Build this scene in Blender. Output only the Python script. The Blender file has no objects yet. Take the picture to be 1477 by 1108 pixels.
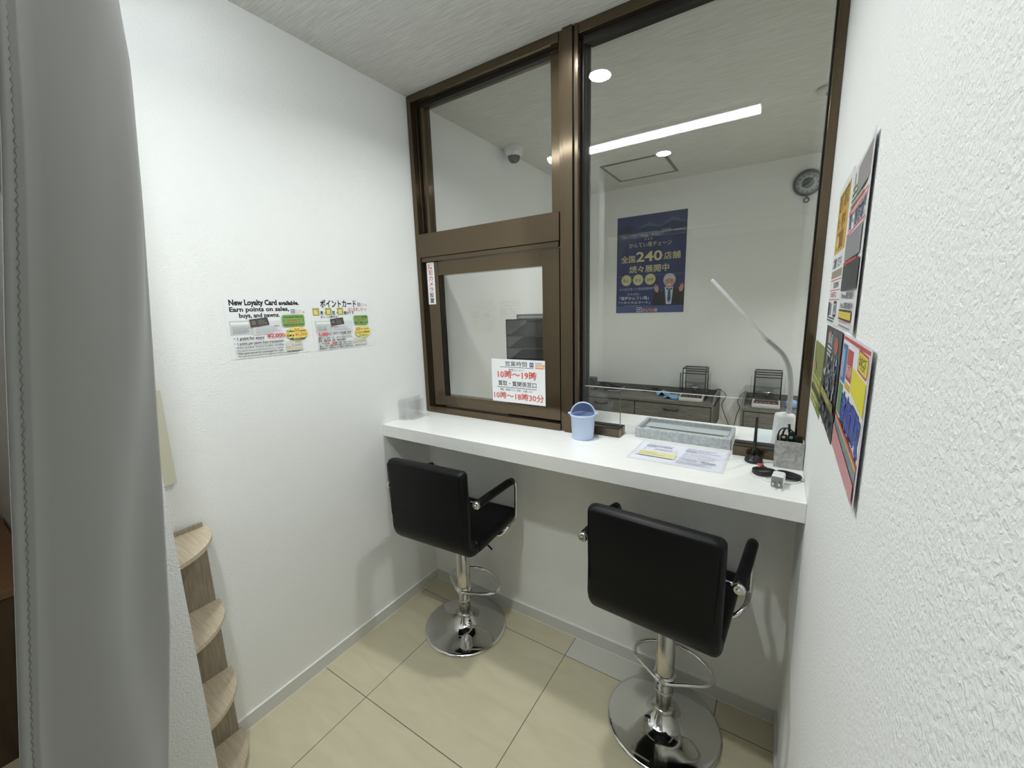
import bpy, bmesh, math, random
from mathutils import Matrix, Vector
random.seed(7)
sc = bpy.context.scene
col = sc.collection
PI = math.pi

# ------------------------------------------------------------------ camera, world, exposure
W, H = 1.674, 2.5385            # width and ceiling height of the booth (metres)
YI, YO, XE = -1.27, -1.37, 0.445  # entry wall inner / outer face, its free edge
yaw, pitch, roll = 0.5768, -0.1803, -0.0291
fwd = Vector((-math.sin(yaw)*math.cos(pitch), math.cos(yaw)*math.cos(pitch), math.sin(pitch)))
rt = Vector((math.cos(yaw), math.sin(yaw), 0)); up = rt.cross(fwd)
r2 = rt*math.cos(roll)+up*math.sin(roll); u2 = -rt*math.sin(roll)+up*math.cos(roll)
cam = bpy.data.cameras.new('camera'); cam.sensor_width = 36; cam.lens = 593.3/1477*36; cam.clip_start = 0.02
co = bpy.data.objects.new('camera', cam); col.objects.link(co)
M = Matrix((r2, u2, -fwd)).transposed().to_4x4(); M.translation = Vector((1.5776, -1.5705, 1.531))
co.matrix_world = M; sc.camera = co

wd = bpy.data.worlds.new('world'); sc.world = wd; wd.use_nodes = True
wd.node_tree.nodes['Background'].inputs[0].default_value = (.8, .9, 1, 1)
wd.node_tree.nodes['Background'].inputs[1].default_value = .3
sc.view_settings.view_transform = 'Standard'; sc.view_settings.look = 'None'
sc.view_settings.exposure = 0.0; sc.view_settings.gamma = 1; sc.view_settings.use_curve_mapping = False
sc.cycles.use_denoising = True; sc.cycles.max_bounces = 10; sc.cycles.transparent_max_bounces = 24
sc.cycles.diffuse_bounces = 6; sc.cycles.caustics_reflective = False; sc.cycles.caustics_refractive = False
sc.cycles.sample_clamp_indirect = 4
L_BATTEN, L_FRONT, L_BACK, L_SHOP = 14.5, 40, 20, 1.4
P_FRONT, P_REAR, P_BACK, P_BACKL = 8.2, 9.2, 11.5, 4.4     # emission of each fitting

# ------------------------------------------------------------------ materials
def lin(c):
    if isinstance(c, str):
        c = [int(c[i:i+2], 16)/255 for i in (0, 2, 4)]
        c = [x/12.92 if x <= .04045 else ((x+.055)/1.055)**2.4 for x in c]
    return (c[0], c[1], c[2], 1)
MC = {}
def mat(name, c, rough=.5, metal=0, spec=None, emit=0, coat=0):
    if name in MC: return MC[name]
    m = bpy.data.materials.new(name); m.use_nodes = True
    b = m.node_tree.nodes['Principled BSDF']
    b.inputs['Base Color'].default_value = lin(c); b.inputs['Roughness'].default_value = rough
    b.inputs['Metallic'].default_value = metal
    if spec is not None: b.inputs['Specular IOR Level'].default_value = spec
    if coat: b.inputs['Coat Weight'].default_value = coat
    if emit:
        b.inputs['Emission Color'].default_value = lin(c); b.inputs['Emission Strength'].default_value = emit
    MC[name] = m; return m
def N(m, t, **k):
    n = m.node_tree.nodes.new(t)
    for a, v in k.items():
        if a in n.inputs: n.inputs[a].default_value = v
        else: setattr(n, a, v)
    return n
def noise(m, scale, mp=(1, 1, 1), detail=3, dist=0, rot=(0, 0, 0)):
    t = N(m, 'ShaderNodeTexCoord'); p = N(m, 'ShaderNodeMapping'); p.inputs['Scale'].default_value = mp; p.inputs['Rotation'].default_value = rot
    n = N(m, 'ShaderNodeTexNoise'); n.inputs['Scale'].default_value = scale; n.inputs['Detail'].default_value = detail; n.inputs['Distortion'].default_value = dist
    l = m.node_tree.links; l.new(t.outputs['Object'], p.inputs[0]); l.new(p.outputs[0], n.inputs['Vector']); return n
def bump(m, n, strength, dist):
    b = N(m, 'ShaderNodeBump'); b.inputs['Strength'].default_value = strength; b.inputs['Distance'].default_value = dist
    l = m.node_tree.links; l.new(n.outputs[0], b.inputs['Height']); l.new(b.outputs[0], m.node_tree.nodes['Principled BSDF'].inputs['Normal']); return b
def mixcol(m, n, c1, c2, p0=.3, p1=.7):
    r = N(m, 'ShaderNodeValToRGB'); r.color_ramp.elements[0].position = p0; r.color_ramp.elements[1].position = p1
    r.color_ramp.elements[0].color = lin(c1); r.color_ramp.elements[1].color = lin(c2)
    l = m.node_tree.links; l.new(n.outputs[0], r.inputs[0]); l.new(r.outputs[0], m.node_tree.nodes['Principled BSDF'].inputs['Base Color']); return r

WALL = mat('wall_paper', (.88, .885, .875), .75); bump(WALL, noise(WALL, 200, detail=3, dist=.5), .65, .003)
WALLB = mat('wall_paper_back', (.84, .845, .83), .8); bump(WALLB, noise(WALLB, 170, detail=2), .3, .001)
CEIL = mat('ceiling_paper', (.76, .765, .75), .85)
_n = noise(CEIL, 9, (1.1, 17, 1), 4, .8, (0, 0, .03)); bump(CEIL, _n, .6, .006); mixcol(CEIL, _n, (.60, .60, .57), (.73, .73, .70), .35, .65)
CTOP = mat('counter_white', (.84, .84, .82), .22); mixcol(CTOP, noise(CTOP, 12, (1, 14, 1), 4, .5), (.86, .86, .84), (.91, .91, .89), .3, .7)
BASEB = mat('baseboard_vinyl', (.66, .66, .64), .4)
ALU = mat('bronze_aluminium', (.125, .095, .062), .13, .8); bump(ALU, noise(ALU, 90, (3, 3, .02), 3), .06, .0003)
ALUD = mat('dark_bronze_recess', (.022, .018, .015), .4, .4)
CHROME = mat('chrome', (.80, .80, .79), .07, 1)
CHROMEB = mat('brushed_steel', (.62, .60, .56), .22, 1)
LEATHER = mat('black_leatherette', (.0045, .0048, .0055), .42, spec=.22); bump(LEATHER, noise(LEATHER, 260, detail=2), .12, .0006)
BLACK = mat('black_plastic', (.012, .012, .013), .4)
WHITEP = mat('white_plastic', (.80, .80, .80), .35)
LAMPW = mat('lamp_white_plastic', (.92, .92, .94), .3)
GREYM = mat('grey_metal', (.42, .44, .44), .35, .8)
OAK = mat('pale_oak', (.55, .46, .34), .5)
mixcol(OAK, noise(OAK, 10, (1.2, 14, 14), 5, .6), (.50, .41, .29), (.66, .57, .44), .3, .75)
OAKB = mat('weathered_oak', (.40, .34, .26), .55); mixcol(OAKB, noise(OAKB, 10, (12, 12, 1.2), 5, .6), (.27, .225, .165), (.42, .36, .28), .3, .75)
GWOOD = mat('grey_washed_wood', (.2, .19, .17), .6); mixcol(GWOOD, noise(GWOOD, 8, (1.3, 9, 16), 5, .7), (.09, .085, .072), (.195, .186, .165), .3, .72)
CEM = mat('grey_stone_leather', (.36, .36, .35), .55); mixcol(CEM, noise(CEM, 45, detail=8, dist=1.5), (.27, .27, .26), (.47, .47, .455), .3, .72)
FELT = mat('grey_leather_tray', (.45, .48, .49), .6); mixcol(FELT, noise(FELT, 90, detail=5), (.33, .36, .37), (.52, .55, .57), .3, .7)
TFLOOR = mat('tray_floor_grey', (.50, .54, .55), .6)
BLUEP = mat('pale_blue_plastic', (.50, .60, .80), .38)
BLUEI = mat('blue_inner_plastic', (.30, .36, .52), .45)
CLOTH = mat('light_blue_cloth', (.22, .40, .62), .9)
CREAMB = mat('cream_board', (.70, .68, .54), .5)
BROWN = mat('dark_brown_wood', (.06, .035, .02), .5); mixcol(BROWN, noise(BROWN, 8, (3, 3, .6), 4), (.04, .022, .012), (.09, .055, .03))
ORANGEW = mat('orange_brown_wood', (.22, .12, .06), .55)
ROOFD = mat('grille_grey', (.35, .36, .36), .5)
EMW = mat('lamp_diffuser_lit', (.91, .97, 1), .5, emit=L_BATTEN)
EMF = mat('downlight_lens_lit_front', (.95, 1, .99), .5, emit=L_FRONT)
EMB = mat('added_downlight_lens_lit_back', (.97, 1, .97), .5, emit=L_BACK)
EMS = mat('added_shop_lamp_lit', (1, .98, .94), .5, emit=L_SHOP)

# floor: cream tiles, joints from world coordinates, one paler cut tile beside the counter wall
FLOOR = mat('floor_tile', (.50, .45, .33), .32)
def _floor():
    m = FLOOR; nt = m.node_tree; l = nt.links; b = nt.nodes['Principled BSDF']
    t = N(m, 'ShaderNodeTexCoord'); s = N(m, 'ShaderNodeSeparateXYZ'); l.new(t.outputs['Object'], s.inputs[0])
    def mth(op, a, c, c2=None):
        n = N(m, 'ShaderNodeMath', operation=op)
        for i, v in enumerate((a, c, c2)):
            if v is None: continue
            if isinstance(v, (int, float)): n.inputs[i].default_value = v
            else: l.new(v, n.inputs[i])
        return n.outputs[0]
    ds = []
    for k, o in ((0, .878), (1, -.126)):
        a = mth('DIVIDE', mth('SUBTRACT', s.outputs[k], o), .6)
        fr = mth('FRACT', mth('ADD', a, 20.5), 0)
        ds.append(mth('ABSOLUTE', mth('SUBTRACT', fr, .5), 0))
    d = mth('MINIMUM', ds[0], ds[1])
    joint = mth('LESS_THAN', d, .0016/.6)
    n1 = noise(m, 5, (1, 4, 1), 5, .8)
    r = N(m, 'ShaderNodeValToRGB'); r.color_ramp.elements[0].position = .3; r.color_ramp.elements[1].position = .72
    r.color_ramp.elements[0].color = (.60, .545, .385, 1); r.color_ramp.elements[1].color = (.66, .605, .44, 1); l.new(n1.outputs[0], r.inputs[0])
    pale = mth('MULTIPLY', mth('GREATER_THAN', s.outputs[1], -.126), mth('MULTIPLY', mth('GREATER_THAN', s.outputs[0], .878), mth('LESS_THAN', s.outputs[0], 1.478)))
    mx = N(m, 'ShaderNodeMix', data_type='RGBA'); l.new(pale, mx.inputs[0]); l.new(r.outputs[0], mx.inputs[6]); mx.inputs[7].default_value = (.66, .645, .585, 1)
    mj = N(m, 'ShaderNodeMix', data_type='RGBA'); l.new(joint, mj.inputs[0]); l.new(mx.outputs[2], mj.inputs[6]); mj.inputs[7].default_value = (.13, .115, .09, 1)
    l.new(mj.outputs[2], b.inputs['Base Color'])
    bp = N(m, 'ShaderNodeBump'); bp.inputs['Strength'].default_value = .25; bp.inputs['Distance'].default_value = .001; bp.invert = True
    l.new(joint, bp.inputs['Height']); l.new(bp.outputs[0], b.inputs['Normal'])
_floor()

def glass(name, tint=(.97, .975, .97), refl=1.0):
    m = bpy.data.materials.new(name); m.use_nodes = True; nt = m.node_tree; l = nt.links
    for n in list(nt.nodes): nt.nodes.remove(n)
    o = nt.nodes.new('ShaderNodeOutputMaterial'); mx = nt.nodes.new('ShaderNodeMixShader')
    tr = nt.nodes.new('ShaderNodeBsdfTransparent'); tr.inputs[0].default_value = (*tint, 1)
    gl = nt.nodes.new('ShaderNodeBsdfGlossy'); gl.inputs['Roughness'].default_value = .0; gl.inputs['Color'].default_value = (refl, refl, refl, 1)
    g = nt.nodes.new('ShaderNodeNewGeometry'); fr = nt.nodes.new('ShaderNodeFresnel')
    mm = nt.nodes.new('ShaderNodeMapRange'); mm.inputs[3].default_value = 1.5; mm.inputs[4].default_value = 1/1.5
    l.new(g.outputs['Backfacing'], mm.inputs[0]); l.new(mm.outputs[0], fr.inputs['IOR'])
    l.new(fr.outputs[0], mx.inputs[0]); l.new(tr.outputs[0], mx.inputs[1]); l.new(gl.outputs[0], mx.inputs[2]); l.new(mx.outputs[0], o.inputs[0])
    MC[name] = m; return m
GLASS = glass('clear_glass'); ACRYL = glass('clear_acrylic', (.985, .985, .985)); SMOKE = glass('smoked_plastic', (.36, .37, .37), .6)
CLEARD = glass('grey_tinted_acrylic', (.72, .73, .73))

# curtain cloth
CURT = mat('curtain_cloth', (.235, .235, .222), .7)
CURT.node_tree.nodes['Principled BSDF'].inputs['Sheen Weight'].default_value = .35
bump(CURT, noise(CURT, 1400, detail=2), .25, .0004)

# ------------------------------------------------------------------ mesh helpers
def bx(bm, x0, x1, y0, y1, z0, z1, mi=0, bev=0):
    vs = [bm.verts.new((x, y, z)) for x in (x0, x1) for y in (y0, y1) for z in (z0, z1)]
    fs = [(0, 1, 3, 2), (4, 6, 7, 5), (0, 4, 5, 1), (2, 3, 7, 6), (0, 2, 6, 4), (1, 5, 7, 3)]
    F = [bm.faces.new([vs[i] for i in f]) for f in fs]
    for f in F: f.material_index = mi
    if bev:
        es = list({e for f in F for e in f.edges})
        r = bmesh.ops.bevel(bm, geom=es, offset=bev, segments=2, affect='EDGES', profile=.5)
        for f in r['faces']: f.material_index = mi
    return F
def tube(bm, pts, r, seg=12, closed=False, mi=0, caps=True):
    pts = [Vector(p) for p in pts]; n = len(pts); rs = r if isinstance(r, (list, tuple)) else [r]*n
    rings = []; prev = None
    for i, p in enumerate(pts):
        a = pts[(i-1) % n] if (closed or i > 0) else p; b = pts[(i+1) % n] if (closed or i < n-1) else p
        t = (b-a).normalized()
        if prev is None:
            x = t.orthogonal().normalized()
        else:
            x = (prev-t*prev.dot(t)); x = x.normalized() if x.length > 1e-6 else t.orthogonal().normalized()
        prev = x; y = t.cross(x)
        rings.append([bm.verts.new(p+(x*math.cos(2*PI*k/seg)+y*math.sin(2*PI*k/seg))*rs[i]) for k in range(seg)])
    for i in range(n if closed else n-1):
        A, B = rings[i], rings[(i+1) % n]
        for k in range(seg):
            f = bm.faces.new((A[k], A[(k+1) % seg], B[(k+1) % seg], B[k])); f.smooth = True; f.material_index = mi
    if caps and not closed:
        f = bm.faces.new(rings[0][::-1]); f.material_index = mi
        f = bm.faces.new(rings[-1]); f.material_index = mi
def smooth_path(pts, closed=False, n=6):
    pts = [Vector(p) for p in pts]; m = len(pts); out = []
    for i in range(m if closed else m-1):
        p0 = pts[(i-1) % m] if (closed or i > 0) else pts[i]; p1 = pts[i]; p2 = pts[(i+1) % m]
        p3 = pts[(i+2) % m] if (closed or i+2 < m) else p2
        for k in range(n):
            t = k/n
            out.append(.5*((2*p1)+(-p0+p2)*t+(2*p0-5*p1+4*p2-p3)*t*t+(-p0+3*p1-3*p2+p3)*t**3))
    if not closed: out.append(pts[-1])
    return out
def lathe(bm, prof, c=(0, 0, 0), seg=48, mi=0, smooth=True):
    rings = []
    for r, z in prof:
        if r < 1e-6: rings.append([bm.verts.new((c[0], c[1], c[2]+z))])
        else: rings.append([bm.verts.new((c[0]+r*math.cos(2*PI*k/seg), c[1]+r*math.sin(2*PI*k/seg), c[2]+z)) for k in range(seg)])
    for A, B in zip(rings, rings[1:]):
        for k in range(seg):
            k2 = (k+1) % seg
            if len(A) == 1 and len(B) == 1: continue
            if len(A) == 1: v = (A[0], B[k], B[k2])
            elif len(B) == 1: v = (A[k], A[k2], B[0])
            else: v = (A[k], A[k2], B[k2], B[k])
            f = bm.faces.new(v); f.smooth = smooth; f.material_index = mi
def prism(bm, poly, z0, z1, mi=0):
    a = [bm.verts.new((x, y, z0)) for x, y in poly]; b = [bm.verts.new((x, y, z1)) for x, y in poly]; n = len(poly)
    F = [bm.faces.new(a[::-1]), bm.faces.new(b)]+[bm.faces.new((a[i], a[(i+1) % n], b[(i+1) % n], b[i])) for i in range(n)]
    for f in F: f.material_index = mi
def obj(name, bm, m, parent=None, fix=True):
    if fix: bmesh.ops.recalc_face_normals(bm, faces=bm.faces[:])
    me = bpy.data.meshes.new(name); bm.to_mesh(me); bm.free()
    for x in (m if isinstance(m, (list, tuple)) else [m]): me.materials.append(x)
    o = bpy.data.objects.new(name, me); col.objects.link(o)
    if parent: o.parent = parent
    return o
def NB(): return bmesh.new()
def tag(o, label, cat, group=None, kind=None):
    o['label'] = label; o['category'] = cat
    if group: o['group'] = group
    if kind: o['kind'] = kind
    return o
def thing(name, label, cat, loc=(0, 0, 0), rz=0, group=None):
    o = bpy.data.objects.new(name, None); col.objects.link(o); o.location = loc; o.rotation_euler = (0, 0, rz); o.empty_display_size = .05
    return tag(o, label, cat, group)
def struct(name, label, bm, m, cat='wall', parent=None):
    o = obj(name, bm, m, parent)
    if not parent: tag(o, label, cat, kind='structure')
    return o
def boxes(lst, bev=0):
    b = NB()
    for a in lst: bx(b, *a, bev=bev)
    return b
def copy_tree(o, parent=None):
    c = o.copy(); col.objects.link(c); c.parent = parent
    for ch in list(o.children): copy_tree(ch, c)
    return c

# ------------------------------------------------------------------ room shell
XR, YB, XS, YS = 2.6, 2.2, -1.7, -2.6
struct('floor', 'cream tiled floor with thin dark joints', boxes([(XS-.1, XR+.1, YS-.1, YB+.1, -.1, 0)]), FLOOR, 'floor')
struct('ceiling', 'pale grey ceiling paper with streaked grain', boxes([(XS-.1, XR+.1, YS-.1, YB+.1, H, H+.1)]), CEIL, 'ceiling')
struct('wall_left', 'white textured wall on the left carrying two notices', boxes([(-.1, 0, YO, YB, 0, H)]), WALL)
struct('wall_back', 'white far wall of the staff room behind the glass', boxes([(-.1, XR+.1, YB, YB+.1, 0, H)]), WALLB)
struct('wall_right', 'white rough papered wall close on the right', boxes([(W, W+.1, YS, .10, 0, H)]), WALL)
struct('wall_staff_right', 'right wall of the staff room', boxes([(XR, XR+.1, .1, YB, 0, H)]), WALLB)
struct('wall_counter', 'white wall under the counter', boxes([(0, W, 0, .10, 0, .944)]), WALL)
struct('wall_partition', 'partition continuing the window line', boxes([(W+.1, XR+.1, 0, .10, 0, H)]), WALLB)
struct('wall_entry', 'short textured wall end beside the curtain',
       boxes([(0, XE, YO, YI, 0, H)]), WALL)
struct('wall_shop_outer', 'outer face of the booth wall towards the shop', boxes([(XS, -.1, YO, YO+.1, 0, H)]), WALLB)
struct('wall_shop_left', 'wall of the shop outside the booth', boxes([(XS-.1, XS, YS, YO+.1, 0, H)]), ORANGEW)
struct('wall_shop_rear', 'rear wall of the shop outside the booth', boxes([(XS-.1, W+.1, YS-.1, YS, 0, H)]), WALLB)
struct('wall_shop_panelling', 'grey panelling of the shop opposite the booth', boxes([(-.6, W-.004, YS+.001, YS+.12, 0, 2.11)]), mat('grey_panel', (.45, .45, .43), .6))
bb = NB(); bx(bb, 0, .008, YI, -.008, 0, .060); bx(bb, 0, .0083, YI, -.0083, .0575, .0602, 1); bx(bb, 0, .0095, YI, -.0095, 0, .0022, 1); struct('baseboard_left', 'grey white vinyl baseboard on the left wall', bb, [BASEB, mat('caulk_and_highlight', (.86, .86, .84), .5)], 'baseboard')  # upper white strip paints the top edge highlight, floor strip is caulk
bb = NB(); bx(bb, 0.008, W, -.008, 0, 0, .060); bx(bb, .0083, W, -.0083, 0, .0575, .0602, 1); bx(bb, .0095, W, -.0095, 0, 0, .0022, 1); struct('baseboard_back', 'grey white vinyl baseboard under the counter', bb, [BASEB, mat('caulk_and_highlight', (.86, .86, .84), .5)], 'baseboard')  # same painted highlight along the top edge, caulk only at the floor
bb = NB(); bx(bb, W-.008, W, YI, -.0095, 0, .060); struct('baseboard_right', 'vinyl baseboard on the right wall', bb, BASEB, 'baseboard')

# counter
cb = NB(); bx(cb, 0.0005, W-.0005, -.3035, .41, .944, 1.001, bev=.0015)
tag(obj('counter', cb, CTOP), 'long white counter running wall to wall and on under the glass', 'counter')

# ------------------------------------------------------------------ window screen
win = bpy.data.objects.new('window_1', None); col.objects.link(win); tag(win, 'bronze aluminium glazed screen above the counter', 'window', kind='structure')
Z0 = 1.001; ZT = H-.0005
def fr(name, lst, m=ALU, bev=.0012): return obj(name, boxes(lst, bev), m, win)
fr('left_jamb', [(.0005, .010, -.002, .10, Z0, ZT), (.0125, .030, -.006, .10, Z0, ZT), (.0105, .012, .01, .1, Z0, ZT)])
fr('left_track', [(.032, .040, .020, .10, Z0, ZT), (.048, .054, .032, .10, Z0, 1.79), (.048, .054, .032, .10, 1.91, ZT)])
fr('track_recess', [(.030, .0545, .06, .10, Z0, ZT), (.03, .807, .07, .098, 2.511, ZT), (.889, .8965, .026, .098, Z0+.035, ZT), (.9, 1.66, .02, .036, 2.478, 2.503), (.9, 1.66, .062, .098, 2.50, 2.503)], ALUD, 0)
fr('head_rail', [(.030, .8075, -.006, .10, 2.505, ZT), (.8895, W-.024, -.006, .10, 2.503, ZT)])
fr('mullion', [(.828, .868, -.014, .10, Z0, ZT), (.874, .8885, -.008, .10, Z0, ZT), (.8085, .8275, -.003, .10, Z0, ZT)])
fr('mullion_groove', [(.868, .874, -.001, .09, Z0, ZT)], ALUD, 0)
fr('right_jamb', [(W-.024, W-.0005, -.006, .10, Z0, ZT)])
fr('right_gasket', [(W-.028, W-.0242, .03, .07, 1.036, ZT)], ALUD, 0)
fr('cross_rail', [(.031, .8075, -.010, .10, 1.797, 1.908), (.033, .800, .0, .10, 1.775, 1.7965)])
fr('sill_rail', [(.031, .8075, -.010, .10, Z0, 1.033)])
# fixed upper sash
us = fr('upper_sash', [(.055, .079, .030, .068, 1.909, 2.504), (.757, .8075, .030, .068, 1.909, 2.504)])
obj('sash_bead', boxes([(.079, .757, .030, .046, 2.489, 2.504), (.079, .757, .0535, .068, 2.497, 2.504)]), ALUD, us)
obj('glass_pane', boxes([(.074, .762, .047, .0530, 1.909, 2.50)]), GLASS, us)
# sliding lower sash
ls = fr('lower_sash', [(.055, .128, .012, .056, 1.040, 1.772), (.716, .797, .012, .056, 1.040, 1.772), (.128, .716, .014, .056, 1.040, 1.094), (.128, .716, .014, .056, 1.706, 1.772)])
obj('inner_bead', boxes([(.128, .136, .018, .04, 1.094, 1.706)]), ALUD, ls)
obj('glass_pane', boxes([(.122, .722, .041, .047, 1.088, 1.712)]), GLASS, ls)
# large fixed pane and the two short panes beside the pass-through
obj('glass_pane', boxes([(.897, 1.649, .047, .053, 1.2, 2.502)]), GLASS, win)
obj('short_glass_pane', boxes([(.897, 1.051, .047, .053, 1.028, 1.1985)]), GLASS, win)
obj('short_glass_pane', boxes([(1.48, 1.649, .047, .053, 1.028, 1.1985)]), GLASS, win)
obj('pane_edge', boxes([(1.051, 1.0525, .0465, .0535, 1.034, 1.1985)]), mat('glass_edge_green', (.10, .13, .12), .2), win)
obj('pane_bottom_edge', boxes([(.897, 1.48, .0465, .0535, 1.1985, 1.2003)]), mat('polished_glass_edge', (.62, .66, .65), .15), win)
for nm, a, b in (('base_channel', .897, 1.060), ('base_channel', 1.470, 1.6485)):
    ch = obj(nm, boxes([(a, b, .012, .046, Z0, 1.036), (a, b, .0545, .090, Z0, 1.036), (a+.001, b-.001, .046, .0545, Z0, 1.02)], .0008), ALU, win)
    obj('channel_lining', boxes([(a+.002, b-.002, .016, .0455, 1.036, 1.0372), (a+.002, b-.002, .055, .088, 1.036, 1.0372)]), ALUD, ch)

# ------------------------------------------------------------------ light fittings
bt = thing('batten_light', 'long white lit batten lamp on the ceiling, mirrored in the glass', 'ceiling light', (.805, -1.0, H))
b = NB(); bx(b, -.615, .615, -.035, .035, -.022, -.0005, bev=.003); obj('housing', b, WHITEP, bt)
b = NB()
pts = [(-.035*math.cos(PI*i/10), -.022-.030*math.sin(PI*i/10)) for i in range(11)]
A = [b.verts.new((-.61, y, z)) for y, z in pts]; B = [b.verts.new((.61, y, z)) for y, z in pts]
for i in range(10): b.faces.new((A[i], A[i+1], B[i+1], B[i])).smooth = True
b.faces.new(A); b.faces.new(B[::-1]); b.faces.new((A[0], B[0], B[-1], A[-1]))
obj('diffuser', b, EMW, bt)
def downlight(loc, r, em, label, power, spread=150):
    t = thing('downlight', label, 'ceiling light', loc)
    b = NB(); lathe(b, [(r+.012, -.0005), (r+.012, -.004), (r+.002, -.006), (r, -.003), (r, -.0005)]); obj('trim_ring', b, WHITEP, t)
    b = NB(); lathe(b, [(0, -.0012), (r-.001, -.0012), (r-.001, -.0025), (0, -.0030)]); obj('lens', b, em, t)
    la = bpy.data.lights.new('lamp_beam', 'AREA'); la.shape = 'DISK'; la.size = r*1.9; la.energy = power; la.spread = math.radians(spread); la.color = (.96, 1, .985)
    lo = bpy.data.objects.new('lamp_beam', la); col.objects.link(lo); lo.parent = t; lo.location = (0, 0, -.006)
downlight((.829, -.265, H), .046, EMF, 'bright round downlight in the booth ceiling near the glass', P_FRONT)
downlight((.834, -1.432, H), .046, EMF, 'bright round downlight in the booth ceiling near the curtain, mirrored beside the hatch', P_REAR)
downlight((2.15, 1.1, H), .040, EMB, 'round downlight over the hidden right part of the staff room', P_BACK, 106)  # unseen lamp added to brighten the staff room
downlight((.585, 1.20, H), .030, EMB, 'round downlight of the staff room standing behind the mullion', P_BACKL, 110)  # extra lamp put behind the mullion to light the staff room's left side
sh = thing('added_shop_light', 'white panel lamp on the shop ceiling outside the booth', 'ceiling light', (-.95, -1.95, H))  # out-of-view lamp added to light the area outside the booth
obj('housing', boxes([(-.42, .42, -.16, .16, -.03, -.0005)]), WHITEP, sh); obj('diffuser', boxes([(-.4, .4, -.14, .14, -.034, -.0305)]), EMS, sh)

# ceiling hatch, dome camera, right hand fitting
ht = thing('ceiling_hatch', 'square aluminium framed inspection hatch in the far ceiling', 'hatch', (.612, 1.757, H))
b = NB(); s = .228
for a in ((-s, s, -s, -s+.018), (-s, s, s-.018, s), (-s, -s+.018, -s+.018, s-.018), (s-.018, s, -s+.018, s-.018)): bx(b, *a, -.006, -.0005)
obj('hatch_frame', b, mat('hatch_aluminium', (.24, .25, .24), .4, .6), ht); obj('hatch_panel', boxes([(-s+.018, s-.018, -s+.018, s-.018, -.003, -.0005)]), CEIL, ht)
dc = thing('dome_camera', 'white dome security camera on the ceiling behind the upper left pane', 'security camera', (.078, .835, H))
b = NB(); lathe(b, [(0, 0), (.058, 0), (.060, -.006), (.058, -.030), (.050, -.050), (.040, -.056), (.038, -.050), (0, -.050)]); obj('base', b, WHITEP, dc)
b = NB(); lathe(b, [(.039, -.05), (.039, -.062), (.033, -.078), (.020, -.090), (0, -.094)]); obj('dome', b, mat('dark_dome', (.03, .032, .035), .08), dc)
b = NB(); lathe(b, [(0, 0), (.014, 0), (.014, -.004), (0, -.004)], (0, -.018, -.0905)); obj('lens', b, BLACK, dc)
dv = thing('ceiling_detector', 'small white round detector on the far ceiling partly behind the right jamb', 'detector', (1.70, 1.13, H))
b = NB(); lathe(b, [(0, 0), (.052, 0), (.052, -.012), (.040, -.022), (0, -.024)]); obj('body', b, mat('aged_white_plastic', (.62, .63, .62), .4), dv)
b = NB(); lathe(b, [(.0, -.024), (.016, -.024), (.014, -.034), (0, -.036)]); obj('sensor', b, ROOFD, dv)

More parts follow.
